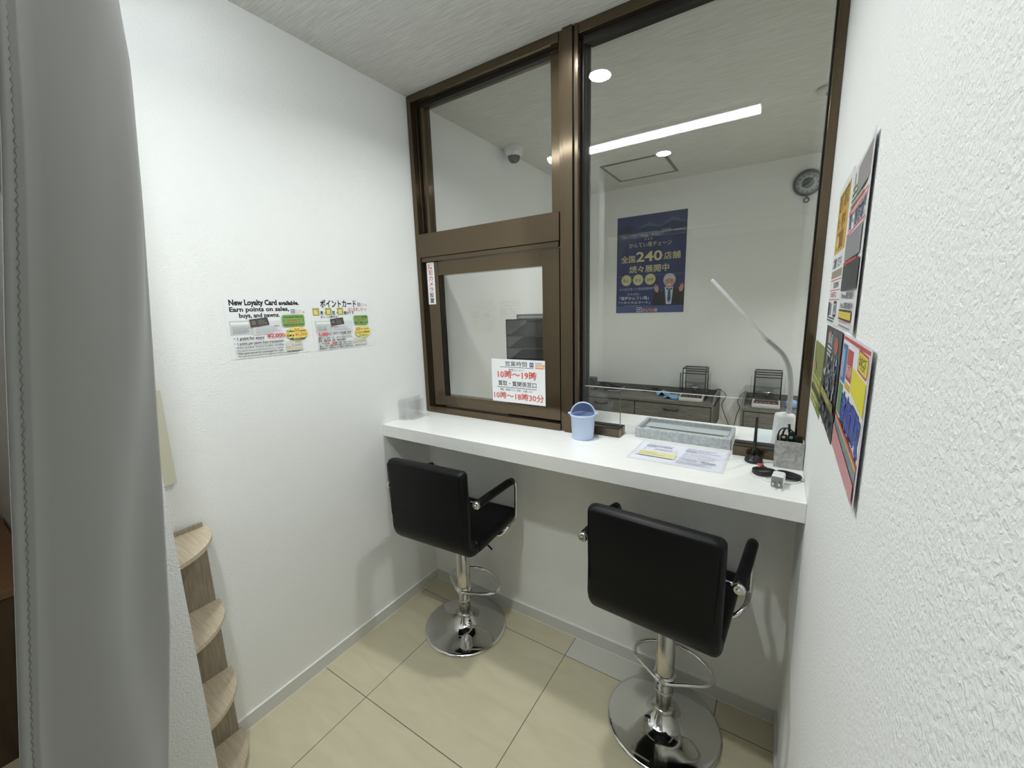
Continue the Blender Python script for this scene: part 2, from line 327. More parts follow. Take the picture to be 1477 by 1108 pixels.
# ------------------------------------------------------------------ printed sheets
def ensure_slot(me, idx, m):
    if m not in idx: idx[m] = len(me.materials); me.materials.append(m)
    return idx[m]
def inkmat(c): return mat('ink_'+c, c, .45)
class Sheet:
    def __init__(s, w, h, base='f2f3f3', thick=.0008):
        s.w, s.h, s.items, s.base, s.th = w, h, [], base, thick
    def r(s, x, y, w, h, c, rot=0): s.items.append(('p', [(x, y), (x+w, y), (x+w, y+h), (x, y+h)], c, rot)); return s
    def p(s, pts, c): s.items.append(('p', pts, c, 0)); return s
    def e(s, cx, cy, rx, ry, c, n=28): s.items.append(('p', [(cx+rx*math.cos(2*PI*i/n), cy+ry*math.sin(2*PI*i/n)) for i in range(n)], c, 0)); return s
    def rr(s, x, y, w, h, q, c):
        pts = []
        for cx, cy, a in ((x+w-q, y+q, -90), (x+w-q, y+h-q, 0), (x+q, y+h-q, 90), (x+q, y+q, 180)):
            for k in range(6): t = math.radians(a+k*18); pts.append((cx+q*math.cos(t), cy+q*math.sin(t)))
        return s.p(pts, c)
    def t(s, x, y, txt, size, c, wd=None, bold=.0, al='l', rot=0, vert=False): s.items.append(('t', x, y, txt, size, c, wd, bold, al, rot)); return s
    def lines(s, x, y, w, n, gap, th, c):      # illegible fine print
        for i in range(n):
            X = x; end = x+w*random.uniform(.72, 1)
            while X < end:
                q = min(random.uniform(.3, 1.4)*th*5, end-X)
                if q > th*.3: s.r(X, y+i*gap, q, th, c)
                X += q+th*random.uniform(.4, .9)
        return s
    def build(s, name, label, cat, o, ax, ay, nrm, kind_group=None, bend=None):
        """o: world position of the top left corner, ax: to the right, ay: upwards, nrm: towards the reader; sizes in cm"""
        o, ax, ay, nrm = Vector(o), Vector(ax), Vector(ay), Vector(nrm)
        bm = NB(); me = bpy.data.meshes.new(name); idx = {}; k0 = ensure_slot(me, idx, inkmat(s.base))
        def P(x, y, z): return (x*.01, -y*.01, z)
        nx = 12 if bend else 1; ny = 12 if bend else 1
        bx(bm, 0, s.w*.01, -s.h*.01, 0, 0, s.th, k0)
        if bend: bmesh.ops.subdivide_edges(bm, edges=bm.edges[:], cuts=11, use_grid_fill=True)
        lay = s.th
        for it in s.items:
            lay += .000035
            if it[0] == 'p':
                k = ensure_slot(me, idx, inkmat(it[2])); pts = it[1]
                if it[3]:
                    cx = sum(q[0] for q in pts)/len(pts); cy = sum(q[1] for q in pts)/len(pts); a = it[3]
                    pts = [(cx+(x-cx)*math.cos(a)+(y-cy)*math.sin(a), cy-(x-cx)*math.sin(a)+(y-cy)*math.cos(a)) for x, y in pts]
                vs = [bm.verts.new(P(x, y, lay)) for x, y in pts]
                f = bm.faces.new(vs); f.normal_update()
                if f.normal.z < 0: f.normal_flip()
                f.material_index = k
            else:
                _, x, y, txt, size, c, wd_, bold, al, rot = it
                k = ensure_slot(me, idx, inkmat(c))
                cu = bpy.data.curves.new('t', 'FONT'); cu.body = txt; cu.size = size*.01*1.0; cu.offset = bold*size*.01*(.042 if txt.isascii() else .022); cu.fill_mode = 'FRONT'
                cu.resolution_u = 2
                to = bpy.data.objects.new('t', cu); col.objects.link(to)
                dg = bpy.context.evaluated_depsgraph_get(); tm = to.to_mesh(depsgraph=dg)
                vs = [v.co.copy() for v in tm.vertices]; ps = [list(p.vertices) for p in tm.polygons]
                to.to_mesh_clear(); bpy.data.objects.remove(to); bpy.data.curves.remove(cu)
                if not vs: continue
                x0 = min(v.x for v in vs); x1 = max(v.x for v in vs); w = x1-x0
                sx = (wd_*.01/w) if wd_ else 1
                off = {'l': 0, 'c': -w*sx/2, 'r': -w*sx}[al]
                ca, sa = math.cos(rot), math.sin(rot)
                nv = []
                for v in vs:
                    u = (v.x-x0)*sx+off; q = v.y
                    nv.append(bm.verts.new((x*.01+u*ca-q*sa, -y*.01+u*sa+q*ca, lay)))
                for p in ps:
                    try:
                        f = bm.faces.new([nv[i] for i in p]); f.material_index = k
                    except ValueError: pass
        if bend:
            for v in bm.verts: v.co.z += bend(v.co.x/(s.w*.01), -v.co.y/(s.h*.01))
        bm.to_mesh(me); bm.free()
        ob = bpy.data.objects.new(name, me); col.objects.link(ob)
        m = Matrix((ax.normalized(), ay.normalized(), nrm.normalized())).transposed().to_4x4(); m.translation = o
        ob.matrix_world = m
        tag(ob, label, cat, kind_group)
        return ob
INK, RED, GRN, YEL, GOLD = '17181a', 'd2403f', '7fae62', 'e9dd7c', 'cdbf7e'
def logo(s, x, y, h, w):       # square navy emblem with shop lettering beside it
    s.r(x, y, h, h, '3a3f78').r(x+h*.14, y+h*.14, h*.72, h*.72, 'dcdcea').e(x+h*.5, y+h*.5, h*.26, h*.26, '3a3f78', 16).r(x+h*.42, y+h*.3, h*.16, h*.4, 'dcdcea')
    s.t(x+h*1.2, y+h*.42, '質・リサイクル', h*.34, '55597f', wd=w*.7)
    s.t(x+h*1.2, y+h*.98, 'かんてい局', h*.62, 'd9733a', wd=w, bold=.4)

# loyalty card notice, English
a = Sheet(29.7, 21.2, 'eef0f1')
a.t(1.6, 2.7, 'New Loyalty Card', 2.6, INK, wd=16.2, bold=1.2).t(18.4, 2.7, 'available.', 2.1, INK, wd=7.8, bold=1.2)
a.t(1.5, 4.9, 'Earn points on sales,', 2.2, INK, wd=20.6, bold=.9).t(4.3, 7.0, 'buys, and pawns.', 2.1, INK, wd=14.0, bold=.9)
logo(a, 22.7, 4.4, 1.6, 3.4)
a.r(.8, 8.0, 9.5, 5.0, 'cfd2d4').r(1.4, 8.5, 7.0, .9, 'f2f2f2').lines(1.6, 10.1, 5.5, 6, .42, .16, 'a2a6a8')
a.r(8.2, 8.4, 10.2, 4.8, 'dfe2e4').lines(9.0, 10.4, 8.6, 5, .5, .18, 'b3b9c0').r(7.2, 10.1, 3.4, .2, RED).r(15.6, 10.1, 1.8, .28, 'd99090')
a.p([(7.2, 7.7), (13.5, 7.1), (14.0, 9.8), (7.6, 10.5)], '4d4b49').e(8.6, 8.9, .8, .8, '77726c').lines(10.2, 8.0, 3.0, 4, .45, .16, '9c958a')
a.rr(18.8, 6.4, 8.7, 4.3, .8, GRN).t(23.1, 7.55, 'Commissions Discount', .95, INK, wd=7.6, bold=.6, al='c').t(23.1, 8.7, 'Operating the', .95, 'c8483c', wd=5.4, al='c', bold=.5).t(23.1, 9.5, 'Kanteikyoku Stores', .85, 'c8483c', wd=5.4, al='c', bold=.5).t(23.1, 10.4, 'Used at all our stores', .95, INK, wd=8.0, al='c', bold=.6)
a.r(19.3, 7.9, .16, 1.2, INK).r(26.8, 7.9, .16, 1.2, INK)
a.e(23.9, 13.5, 4.5, 2.5, YEL).t(19.9, 13.0, 'Collect', 1.2, INK, wd=3.0, bold=.8).t(23.0, 12.9, '50', 1.7, 'd96a33', wd=1.9, bold=.8).t(25.1, 12.9, 'points', 1.05, INK, wd=2.4, bold=.8)
a.t(19.8, 14.6, 'Get a', 1.4, INK, wd=2.8, bold=.9).t(23.0, 14.6, '¥5,000', 1.8, 'd96a33', wd=4.8, bold=.8).t(20.9, 15.9, 'gift voucher!', 1.2, INK, wd=6.2, bold=.8)
a.rr(19.2, 16.4, 6.4, 3.5, .1, 'd8d6c6').t(21.3, 18.5, '5,000', 1.3, '8a86a0', wd=3.6).r(19.3, 18.5, 1.6, .18, RED).r(22.6, 16.7, 2.4, .25, '8a8065').r(19.4, 19.2, 5.8, .15, 'bdb48c')
a.t(1.4, 14.6, '・1 point for every', 1.35, INK, wd=10.2, bold=1.1).t(12.6, 14.5, '¥2,000', 2.0, 'd8474a', wd=6.4, bold=1.0)
a.t(1.4, 16.3, '・1 point per pawn loan transaction.', 1.25, INK, wd=17.2, bold=1.0)
a.t(1.4, 17.6, '・Points excluded: vouchers & bullion coins/bars.', .9, INK, wd=17.0, bold=.7)
a.t(1.4, 18.7, '・We cannot reissue cards if they are lost or misused.', .8, INK, wd=16.8, bold=.5)
a.t(1.4, 19.7, '・This card cannot be exchanged for cash.', 1.0, INK, wd=16.5, bold=.8)
a.t(1.5, 20.65, '・The card cannot be used if it has expired or if the name field is left blank.', .75, INK, wd=22.5, bold=.5)
a.build('notice', 'English loyalty card notice on the left wall, left of the pair', 'notice', (0.0004, -.911, 1.598), (0, 1, 0), (0, 0, 1), (1, 0, 0))
# Japanese point card notice
a = Sheet(29.0, 21.2, 'eef0f1')
a.t(4.4, 3.6, 'ポイントカード', 3.4, INK, wd=17.2, bold=1.6); logo(a, 22.2, 1.9, 1.5, 3.0)
a.t(17.2, 5.4, 'はじめました〜♪', 1.7, RED, wd=9.4, bold=1.0)
for x, ch in ((.8, '販'), (6.3, '買'), (11.8, '質')): a.r(x, 4.0, 2.9, 3.0, 'b5aa3a').t(x+.5, 6.4, ch, 2.0, 'f0eec0', wd=1.9, bold=.6)
a.t(4.0, 6.8, '売・', 1.9, INK, wd=2.3, bold=.9).t(9.4, 6.8, '取・', 1.9, INK, wd=2.3, bold=.9).t(14.9, 6.8, '預かりで', 1.6, INK, wd=5.0, bold=.9).t(4.0, 8.1, 'ポイントが貯まる！', 1.1, INK, wd=8.0, bold=.7)
a.r(1.2, 9.2, 8.5, 4.7, 'cfd2d4').r(1.8, 9.6, 6.4, .8, 'f2f2f2').lines(1.9, 11.3, 5, 5, .42, .16, 'a2a6a8').r(8.4, 9.5, 10.2, 4.5, 'dfe2e4').lines(9.2, 11.6, 8.4, 4, .5, .18, 'b3b9c0').r(7.8, 11.6, 3.4, .2, RED)
a.p([(7.9, 8.6), (14.0, 8.0), (14.5, 10.8), (8.3, 11.4)], '4d4b49').e(9.3, 9.8, .8, .8, '77726c').lines(10.8, 9.0, 2.8, 4, .45, .16, '9c958a')
a.rr(19.4, 7.4, 7.4, 4.0, .8, GRN).t(23.1, 8.6, 'かんてい局全店', 1.1, INK, wd=6.2, al='c', bold=.8).t(23.1, 9.8, '共通使用可', 1.0, 'c8483c', wd=4.6, al='c', bold=.6).t(23.1, 11.0, '全店でご利用頂けます', 1.0, INK, wd=6.8, al='c', bold=.7)
a.e(23.5, 14.5, 4.3, 2.6, YEL).t(19.9, 14.0, '50', 1.9, 'd96a33', wd=2.2, bold=.8).t(22.4, 13.8, 'ポイント貯まると', .85, INK, wd=4.4, bold=.6).t(19.8, 15.3, '5000円', 1.1, 'd96a33', wd=3.4, bold=.8).t(23.6, 15.2, '金券商品券', .95, INK, wd=3.4, bold=.8).t(21.2, 16.7, 'プレゼント！', 1.3, INK, wd=4.8, bold=.8)
a.rr(18.7, 17.0, 6.6, 3.2, .1, 'd8d6c6').t(20.6, 19.0, '5,000', 1.2, '8a86a0', wd=3.6).r(18.8, 18.9, 1.6, .18, RED).r(22.8, 17.3, 1.9, .22, '8a8065')
a.t(1.2, 15.1, '・', 1.3, INK).t(2.0, 15.2, '2,000', 1.9, 'd8474a', wd=4.3, bold=.9).t(6.4, 15.1, '円に１ポイント付与致します。', 1.3, INK, wd=11.2, bold=.8)
a.t(1.4, 16.6, '・質預かりは１取引につき、１ポイント付与となります。', 1.0, INK, wd=16.2, bold=.8)
a.t(1.4, 17.7, '・販売・買取の際、金券・地金は対象外。', 1.0, INK, wd=13.4, bold=.8)
a.t(1.4, 18.8, '・カードを', .9, INK, wd=2.8, bold=.7).t(4.4, 18.9, '紛失・破損', 1.2, RED, wd=5.6, bold=1.0).t(10.2, 18.8, 'した場合、再発行はできません。', .85, INK, wd=8.2, bold=.6)
a.t(1.4, 19.8, '・本カードは、現金との引き換えはできません。', .95, INK, wd=16.4, bold=.8).t(1.4, 20.7, '・有効期限切れ、お名前の記入がない場合はご利用できません。', .85, INK, wd=16.8, bold=.7)
a.build('notice', 'Japanese point card notice on the left wall, right of the pair', 'notice', (0.0004, -.604, 1.597), (0, 1, 0), (0, 0, 1), (1, 0, 0))
# opening hours sign on the sash
a = Sheet(28.8, 20.4, 'f0f2f4')
a.t(7.8, 3.0, '営業時間', 2.5, INK, wd=11.8, bold=.3).r(4.8, 3.6, 18.2, .22, INK).r(20.9, 1.1, 2.1, 2.1, '4a4678').r(21.3, 1.5, 1.3, 1.3, 'c9c6e0').r(21.75, 1.3, .4, 1.7, '4a4678').r(23.8, 1.2, 3.4, .3, '7f86a8').r(23.8, 1.7, 4.9, 1.3, 'f0d3b4').t(24.0, 2.8, 'かんてい局', 1.2, 'dd8a3a', wd=4.6, bold=.5).r(23.8, 3.2, 4.6, .6, 'f0a860')
a.t(9.6, 5.4, '販売コーナー', 1.25, '33363a', wd=8.2)
a.t(3.3, 8.7, '10時〜19時', 4.0, 'efb0aa', wd=21.4, bold=1.5).t(3.5, 8.6, '10時〜19時', 3.9, 'd5443b', wd=21.0, bold=.3)
a.t(3.5, 12.4, '買取・質関係窓口', 2.6, INK, wd=20.8, bold=.3).r(2.8, 13.2, 21.6, .22, INK)
a.t(4.6, 14.9, '買取・質預かりのご成約・お渡しなど', 1.15, '33363a', wd=17.8)
a.t(.8, 18.7, '10時〜18時30分', 3.6, 'efb0aa', wd=27.4, bold=1.5).t(1.0, 18.6, '10時〜18時30分', 3.5, 'cf5a52', wd=27.0, bold=.2)
a.build('opening_hours_sign', 'white opening hours sign with red times on the lower sash', 'sign', (.437, .0105, 1.303), (1, 0, .0), (0, 0, 1), (0, -1, 0))
# vertical camera sticker
a = Sheet(4.9, 20.6, 'f4f4f4')
for i, (ch, c) in enumerate(zip('防犯カメラ設置', ['b8283e']*5+[INK]*2)): a.t(2.45, 3.2+i*2.75, ch, 2.6, c, wd=2.8, al='c', bold=.7)
a.build('camera_warning_sticker', 'narrow vertical white sticker with red writing on the left sash stile', 'sticker', (.0555, .0105, 1.772), (1, 0, 0), (0, 0, 1), (0, -1, 0))
# blue poster on the far wall
a = Sheet(58.5, 83, '2b3566')
a.r(0, 0, 58.5, 18.2, '39436f').p([(0, 13), (9, 7), (14, 9), (14, 18), (0, 18)], '2a3152').p([(14, 12), (20, 11), (28, 7.5), (36, 11.5), (42, 12), (42, 18), (14, 18)], '313a5d').p([(16, 11.5), (28, 6.5), (40, 12), (28, 9.5)], '5a6488').p([(35, 12), (47, 5), (58.5, 11), (58.5, 18), (35, 18)], '2b3352').p([(35, 12), (47, 4), (58.5, 10), (47, 7.5)], '535c80').r(38, 13, 8, 3, '5f6788').r(3, 14, 8, .5, '5a6488').r(18, 14.5, 20, .4, '646c90').r(21, 16, 2, 1.6, '6f7696').r(30, 16, 2, 1.6, '6f7696')
a.r(0, 18.2, 58.5, .25, '7d85a6')
for i in range(3): a.p([(25+i*2.6+.9*math.sin(2*PI*k/10)*(1 if k % 2 == 0 else .45), 20.3-.9*math.cos(2*PI*k/10)*(1 if k % 2 == 0 else .45)) for k in range(10)], GOLD)
a.t(29, 26.3, 'かんてい局チェーン', 4.4, 'c2bda3', wd=36, al='c', bold=.4)
a.t(4, 38.5, '全国', 6.4, 'd0c596', wd=12.4, bold=.6).t(17.4, 38.6, '240', 11.5, 'd9cf9c', wd=22.2, bold=.5).t(41, 37.8, '店舗', 6.4, 'cdc193', wd=13.4, bold=.6)
a.t(11.5, 47.6, '続々展開中', 6.6, 'd3c99c', wd=34, bold=.6).r(0, 50.6, 58.5, .22, '7d85a6')
for x, tx in ((9, '安心'), (19.5, '安全'), (30, '納得')): a.e(x, 54.2, 4.7, 4.9, 'a09c68').e(x, 54.2, 4.2, 4.4, 'ccc797').t(x, 55.8, tx, 3.3, '55552f', wd=5.6, al='c', bold=.3)
a.t(2.8, 63.0, 'の三拍子揃った高価質屋専門店！', 2.5, 'aeb3c8', wd=34.5).t(10.5, 67.3, '日本全国に', 2.2, 'aeb3c8', wd=11).t(3.2, 71.2, '「質屋かんてい局」', 3.1, 'd8d8da', wd=26, bold=.4).t(2.4, 75.0, '「リサイクルマート」', 2.7, 'd8d8da', wd=28, bold=.4).t(7.0, 78.0, 'の名前で展開中！！', 2.0, 'aeb3c8', wd=18)
a.p([(32, 77), (34, 66), (37, 62), (39.5, 66), (44, 62.5), (52, 62.5), (55, 66), (57, 61.5), (58.5, 62), (58.5, 77)], '23262b').p([(42.5, 61.5), (49.5, 61.5), (48.2, 76), (44, 76)], 'b9c2d6').p([(45.6, 63), (47.2, 63), (47.8, 72), (46.2, 75), (44.8, 72)], '34495e').p([(44.0, 62), (46.3, 63.4), (48.8, 62), (48.8, 64), (46.3, 63.4), (44, 64)], '2a2d33')
a.e(46.2, 55.6, 5.0, 5.4, 'b7b8bb').e(46.2, 57.3, 4.0, 5.0, 'b98f80').p([(42.3, 55.2), (43.5, 52.6), (49, 52.6), (50.2, 55.2), (46, 53.9)], 'c2c3c6').e(44.6, 56.4, .55, .3, '3b302c', 10).e(47.9, 56.4, .55, .3, '3b302c', 10).e(46.2, 59.6, 1.5, .5, 'e0d6d0', 12).e(46.2, 58.0, .5, .6, 'a47c6e', 10)
for x, sg in ((36, 1), (55.6, -1)):
    a.p([(x-1.4*sg, 65), (x-2.6*sg, 60.6), (x-2.0*sg, 60.2), (x-1.4*sg, 61.8), (x-1.6*sg, 58.8), (x-.9*sg, 58.7), (x-.4*sg, 61.2), (x+.2*sg, 59.2), (x+.8*sg, 59.6), (x+.5*sg, 62.0), (x+1.6*sg, 61.6), (x+1.5*sg, 63.4), (x+.8*sg, 66)], 'b98f80')
a.r(0, 77, 58.5, 6, '4a5786').r(19, 78.3, 4.2, 4.0, 'd8d8e4').r(19.5, 78.8, 3.2, 3.0, '2b3566').e(21.1, 80.3, .8, .8, 'd8d8e4', 12).t(23.8, 82, 'かんてい局', 3.1, 'e8c9b4', wd=13, bold=2.0).t(24.0, 82, 'かんてい局', 3.0, 'd2723f', wd=12.6, bold=.6)
a.build('poster', 'large dark blue poster with gold writing on the far wall', 'poster', (.297, YB-.0004, 2.295), (1, 0, 0), (0, 0, 1), (0, -1, 0))

# flyers on the right wall (reader's right is -y)
def wflyer(a, name, label, y, z, tilt=0, bend=None, off=.0004):
    return a.build(name, label, 'flyer', (W-off, y, z), (0, -math.cos(tilt), -math.sin(tilt)), (0, -math.sin(tilt), math.cos(tilt)), (-1, 0, 0), None, bend)
a = Sheet(22.4, 29.6, 'e4e5e6')
a.r(1.6, 1.5, 19.0, 12.8, 'c9a24a').t(3, 5.2, '高価買取', 4.2, '6f5523', wd=16, bold=1).t(3, 9.3, '金・貴金', 3.6, '6f5523', wd=14, bold=1).r(5, 9.9, 11, 3.6, '8a6030').e(7, 12, 2, 1.4, 'd9bf7c')
a.t(1.8, 17.3, 'ご相談ください', 2.4, '4b4d50', wd=17, bold=.8).r(1.2, 18, 19.5, 1.6, '9c947c').r(1.2, 20, 20, .2, RED).t(8, 21.7, '査定無料', 1.4, '55575c', wd=10, bold=.5).r(1.2, 22.2, 20, .15, RED).t(4, 23.7, 'お気軽に', 1.3, 'b8484c', wd=12, bold=.5).r(1.2, 24.2, 20, .15, RED)
a.r(1, 24.8, 3.4, 3.2, '26272b').r(5.2, 25.1, 3.2, 2.6, '77808c').rr(12.5, 24.6, 5.6, 3.3, .4, '2c2f38').r(13.3, 25.1, 4.0, 2.3, 'b9bcc4').e(15.2, 26.2, .9, .8, '2c2f38', 14).lines(1.4, 28.1, 19, 2, .6, .34, '55575c')
wflyer(a, 'flyer', 'gold headed flyer in the upper row on the right wall, nearest the window', -.306, 1.774)
a = Sheet(24.8, 28.4, 'e0e1e3')
a.r(3, 1.2, 2, 4.0, 'a09c98').r(7, 1.0, 16.4, 4.8, '9a9494').lines(2, 3.5, 21, 4, 1.0, .55, '6f7a5c').r(.6, 7.4, 24, .3, RED)
a.t(2, 10.7, '質・買取専門', 3.0, '55607a', wd=20, bold=1).r(1, 7.9, 22, .4, 'c88d8d').r(.6, 11.4, 24, .3, RED).r(1, 11.9, 21, 4.4, '8d8d93').t(5, 15.4, '高価買取', 3.4, 'e2b8a0', wd=13, bold=1).r(.6, 16.4, 17, .5, 'c24a42')
a.r(.8, 17.0, 23.2, 4.6, '3c3d40').t(3, 19.0, 'ブランド品・時計', 1.7, 'b9babd', wd=19, bold=.5).t(3, 21.0, '貴金属・ジュエリー', 1.5, 'b9babd', wd=19, bold=.5)
a.t(3, 23.0, 'iPhone買取強化中', 1.25, '4b4d50', wd=18, bold=.7).t(3, 24.7, 'iPad 買取強化中', 1.15, '4b4d50', wd=18, bold=.7)
a.r(2, 25.0, 18, .35, '2b2b2b').r(2, 25.35, 18, 1.2, 'd4bf3c').t(4, 26.3, '査定無料・即現金', .95, '4a4420', wd=14, bold=.5).r(2, 26.55, 18, .25, '2b2b2b').t(3, 27.3, 'お気軽にお立ち寄りください', .7, 'c24a55', wd=18, bold=.5).r(3, 27.8, 18, .14, '55575c')
wflyer(a, 'flyer', 'grey flyer with a black band, upper row on the right wall, nearest the camera', -.534, 1.763, bend=lambda u, v: .004*max(0, u-.7)/.3)
a = Sheet(27, 17.0, '8f9150')
a.r(0, 0, 27, 17, '7f8542').r(2, 1.4, 5, 2.2, '2d3d3a').e(9, 7, 6, 3.4, '4d3a28').lines(2, 4.5, 22, 7, 1.5, .8, 'b9b860').r(1, 12, 24, 1.2, '3a3f2a').lines(2, 14, 20, 2, 1.2, .7, 'd6d084').e(7, 6.5, 2, 1.3, 'b8744a')
wflyer(a, 'flyer', 'olive green flyer in the lower row, partly under the black one, nearest the window', -.098, 1.418, bend=lambda u, v: .003*(1-u)**2)
a = Sheet(29.2, 20.3, '34343a')
a.r(.3, .3, 28.6, 6.0, '4a4a4e').r(.3, .3, 4, 14, '2a2730').t(5.5, 3.4, '買取', 2.6, 'c9c2c0', wd=9, bold=.5).lines(6, 4, 10, 3, .8, .4, 'd6d6d8').e(22, 3.0, 3.2, 1.7, '9a5a48').r(9.5, .8, 2.5, 1.2, 'c4605a')
random.seed(3)
for i in range(60):
    x, y = random.uniform(4.5, 26), random.uniform(5, 12.5)
    a.r(x, y, random.uniform(.8, 2.6), random.uniform(.5, 1.6), random.choice(['5b6a80', '8a8f98', '6d7f95', '9c5648', 'b4b6ba', '43454c', '6f6a66', '3b4960']), random.uniform(-.4, .4))
a.r(.3, 13.2, 28.6, 1.9, '6e6a2c').t(5, 14.8, '高価買取中', 1.6, 'c9c27a', wd=17, bold=.5)
for i in range(26): a.e(random.uniform(2, 27), random.uniform(15.8, 19.4), random.uniform(.6, 1.8), random.uniform(.4, .8), random.choice(['1b1b1f', '55555c', '77777c', '26262b']))
wflyer(a, 'flyer', 'black flyer covered with small product pictures in the middle of the lower row', -.364, 1.474, off=.0022)
a = Sheet(29.2, 20.2, 'e2e3e6')
a.r(.4, .4, 28.4, .5, 'c0444c').r(.4, .4, .25, 19.4, 'c97c80').r(28.55, .4, .25, 19.4, 'c97c80')
a.r(1, 1.6, 5.5, 6.3, '4c6ea6').r(1.4, 2.4, 2.2, 4.8, '8fb0d8').r(7, 2.0, 6.0, 4.8, 'b04a4a').t(7.4, 6.0, '商品券', 2.0, 'e8c0b8', wd=5.2, bold=.6).r(7.2, 7.2, 5.6, 1.0, 'd8a83c')
a.rr(17.5, 1.1, 10.4, 3.0, .9, 'c0444c').rr(17.9, 1.4, 9.6, 2.4, .7, 'dccf3a').t(18.8, 3.3, '金券各種', 1.9, '2a2a20', wd=7.8, bold=.8)
a.p([(13.5, 4.2), (28.2, 4.4), (28.2, 8.6), (13.5, 7.8)], 'dfd42e').t(14.0, 7.4, 'テレホンカード', 3.1, '1c1e30', wd=13.8, bold=1.2)
a.r(1, 8.2, 4.6, 5.2, '5c8a5a').t(5.8, 13.6, '高価買取', 5.4, '1c2350', wd=22.4, bold=3.0).t(6.0, 13.5, '高価買取', 5.2, '3a4fa8', wd=22, bold=1.6)
a.p([(.6, 13.6), (28.4, 14.4), (28.4, 15.0), (.6, 14.2)], 'c0444c').p([(.6, 14.2), (28.4, 15.0), (28.4, 15.3), (.6, 14.5)], 'dfc82e').p([(.6, 14.5), (28.4, 15.3), (28.4, 17.0), (.6, 15.8)], '77828a')
for i in range(24): a.r(random.uniform(1, 26), random.uniform(14.9, 16.2), random.uniform(.8, 2), random.uniform(.3, .8), random.choice(['a9b0b0', '55605e', 'c4c8bc', '44505a']))
a.p([(.6, 15.8), (28.4, 17.0), (28.4, 19.6), (.6, 19.6)], 'c98a8e').p([(14, 16.5), (28.4, 17.1), (28.4, 18.4), (18, 18.2)], 'b8423c').e(9.5, 17.8, 4.2, 1.6, '8c9a38').e(8.5, 18.2, 2, .9, 'b8b850').e(12.5, 17.8, 1.5, 1.2, '6a4a2c').lines(17, 18.4, 10, 3, .4, .22, 'efdcdc')
wflyer(a, 'flyer', 'colourful red bordered flyer in the lower row with a yellow title, nearest the camera', -.662, 1.474, bend=lambda u, v: .004*max(0, u-.6)/.4)

# laminated sheet lying on the counter
a = Sheet(31.0, 21.8, 'd3d5d8', .0007)
a.r(.9, .9, 29.2, 20, 'dfe0ec').lines(3, 1.6, 9, 1, 1, .3, '9a9aa8').lines(3, 3.4, 11, 4, .8, .26, '8f8f9e').r(3, 5.6, 3.6, 1.0, 'b7b7c4')
a.r(3, 7.6, 11.4, .12, 'a0a0ae').r(3, 9.6, 11.4, .1, 'a0a0ae').lines(7, 8.2, 7, 2, .7, .22, '9a9aa8')
for x in (3, 6.8, 10.6, 14.4): a.r(x, 7.6, .1, 3.0, 'a0a0ae')
a.r(2.6, 11.4, 12.6, 5.6, 'dcd9b0').r(2.4, 13.2, 6.2, .34, '8c884c').r(2.2, 15.0, 9.4, .34, '8c884c').r(2.0, 16.8, 12.6, .34, '7f7b40')
a.lines(17, 2.6, 11.5, 5, .9, .28, '9a9aa8').r(17, 6.0, 3.6, .3, '77778a').lines(17, 8.2, 11.5, 3, 1.1, .28, '9a9aa8').lines(16.6, 12.2, 11.5, 2, 1.4, .28, 'a0a0ae').r(23.6, 15.6, 4.4, .6, '55556a').lines(16.4, 15.0, 6, 1, 1, .5, '9a9aa8').lines(16.2, 17.2, 11.5, 4, .7, .3, 'a6a6b6')
a.build('laminated_sheet', 'laminated printed sheet with a yellow block lying on the white counter', 'laminated sheet', (1.155, .029, 1.0013), (1, -.012, 0), (.012, 1, 0), (0, 0, 1))
a = Sheet(5.8, 22, 'c6d2d6', .0006); a.r(.3, .4, 5.2, 21.2, 'd3dee2')
a.build('paper_sheet', 'pale blue sheet lying on the counter behind the glass near the lamp', 'paper', (1.531, .406, 1.0013), (1, 0, 0), (0, 1, 0), (0, 0, 1))

# ------------------------------------------------------------------ bar stools
def seat_sweep(prof, w, th, rad=.022):
    """cushion: side profile (y, z) swept through a rounded rectangle of width w and thickness th"""
    b = NB(); P2 = [Vector((0, y, z)) for y, z in prof]; n = len(P2); rings = []
    cs = []
    for cx, cz, a0 in ((w/2-rad, th/2-rad, 0), (-w/2+rad, th/2-rad, 90), (-w/2+rad, -th/2+rad, 180), (w/2-rad, -th/2+rad, 270)):
        for k in range(5): t = math.radians(a0+k*22.5); cs.append((cx+rad*math.cos(t), cz+rad*math.sin(t)))
    tot = [0]
    for i in range(1, n): tot.append(tot[-1]+(P2[i]-P2[i-1]).length)
    for i, p in enumerate(P2):
        t = (P2[min(i+1, n-1)]-P2[max(i-1, 0)]).normalized(); nn = Vector((0, -t.z, t.y))
        d = min(tot[i], tot[-1]-tot[i]); k = 1.0
        if d < rad: k = math.sqrt(max(0, 1-(1-d/rad)**2))
        sx = 1-(1-k)*rad*1.0/(w/2); sz = 1-(1-k)*(rad/(th/2))*.98
        rings.append([b.verts.new(p+Vector((x*sx, 0, 0))+nn*(z*sz)) for x, z in cs])
    m = len(cs)
    for A, B in zip(rings, rings[1:]):
        for k in range(m): b.faces.new((A[k], A[(k+1) % m], B[(k+1) % m], B[k])).smooth = True
    b.faces.new(rings[0][::-1]).smooth = True; b.faces.new(rings[-1]).smooth = True
    return b
def densify(pts, s=.006):
    out = [pts[0]]
    for a, b in zip(pts, pts[1:]):
        L = math.dist(a, b); k = max(1, int(L/s))
        for i in range(1, k+1): out.append((a[0]+(b[0]-a[0])*i/k, a[1]+(b[1]-a[1])*i/k))
    return out
def arc(cy, cz, r, a0, a1, n=10): return [(cy+r*math.cos(math.radians(a0+(a1-a0)*i/n)), cz+r*math.sin(math.radians(a0+(a1-a0)*i/n))) for i in range(n+1)]
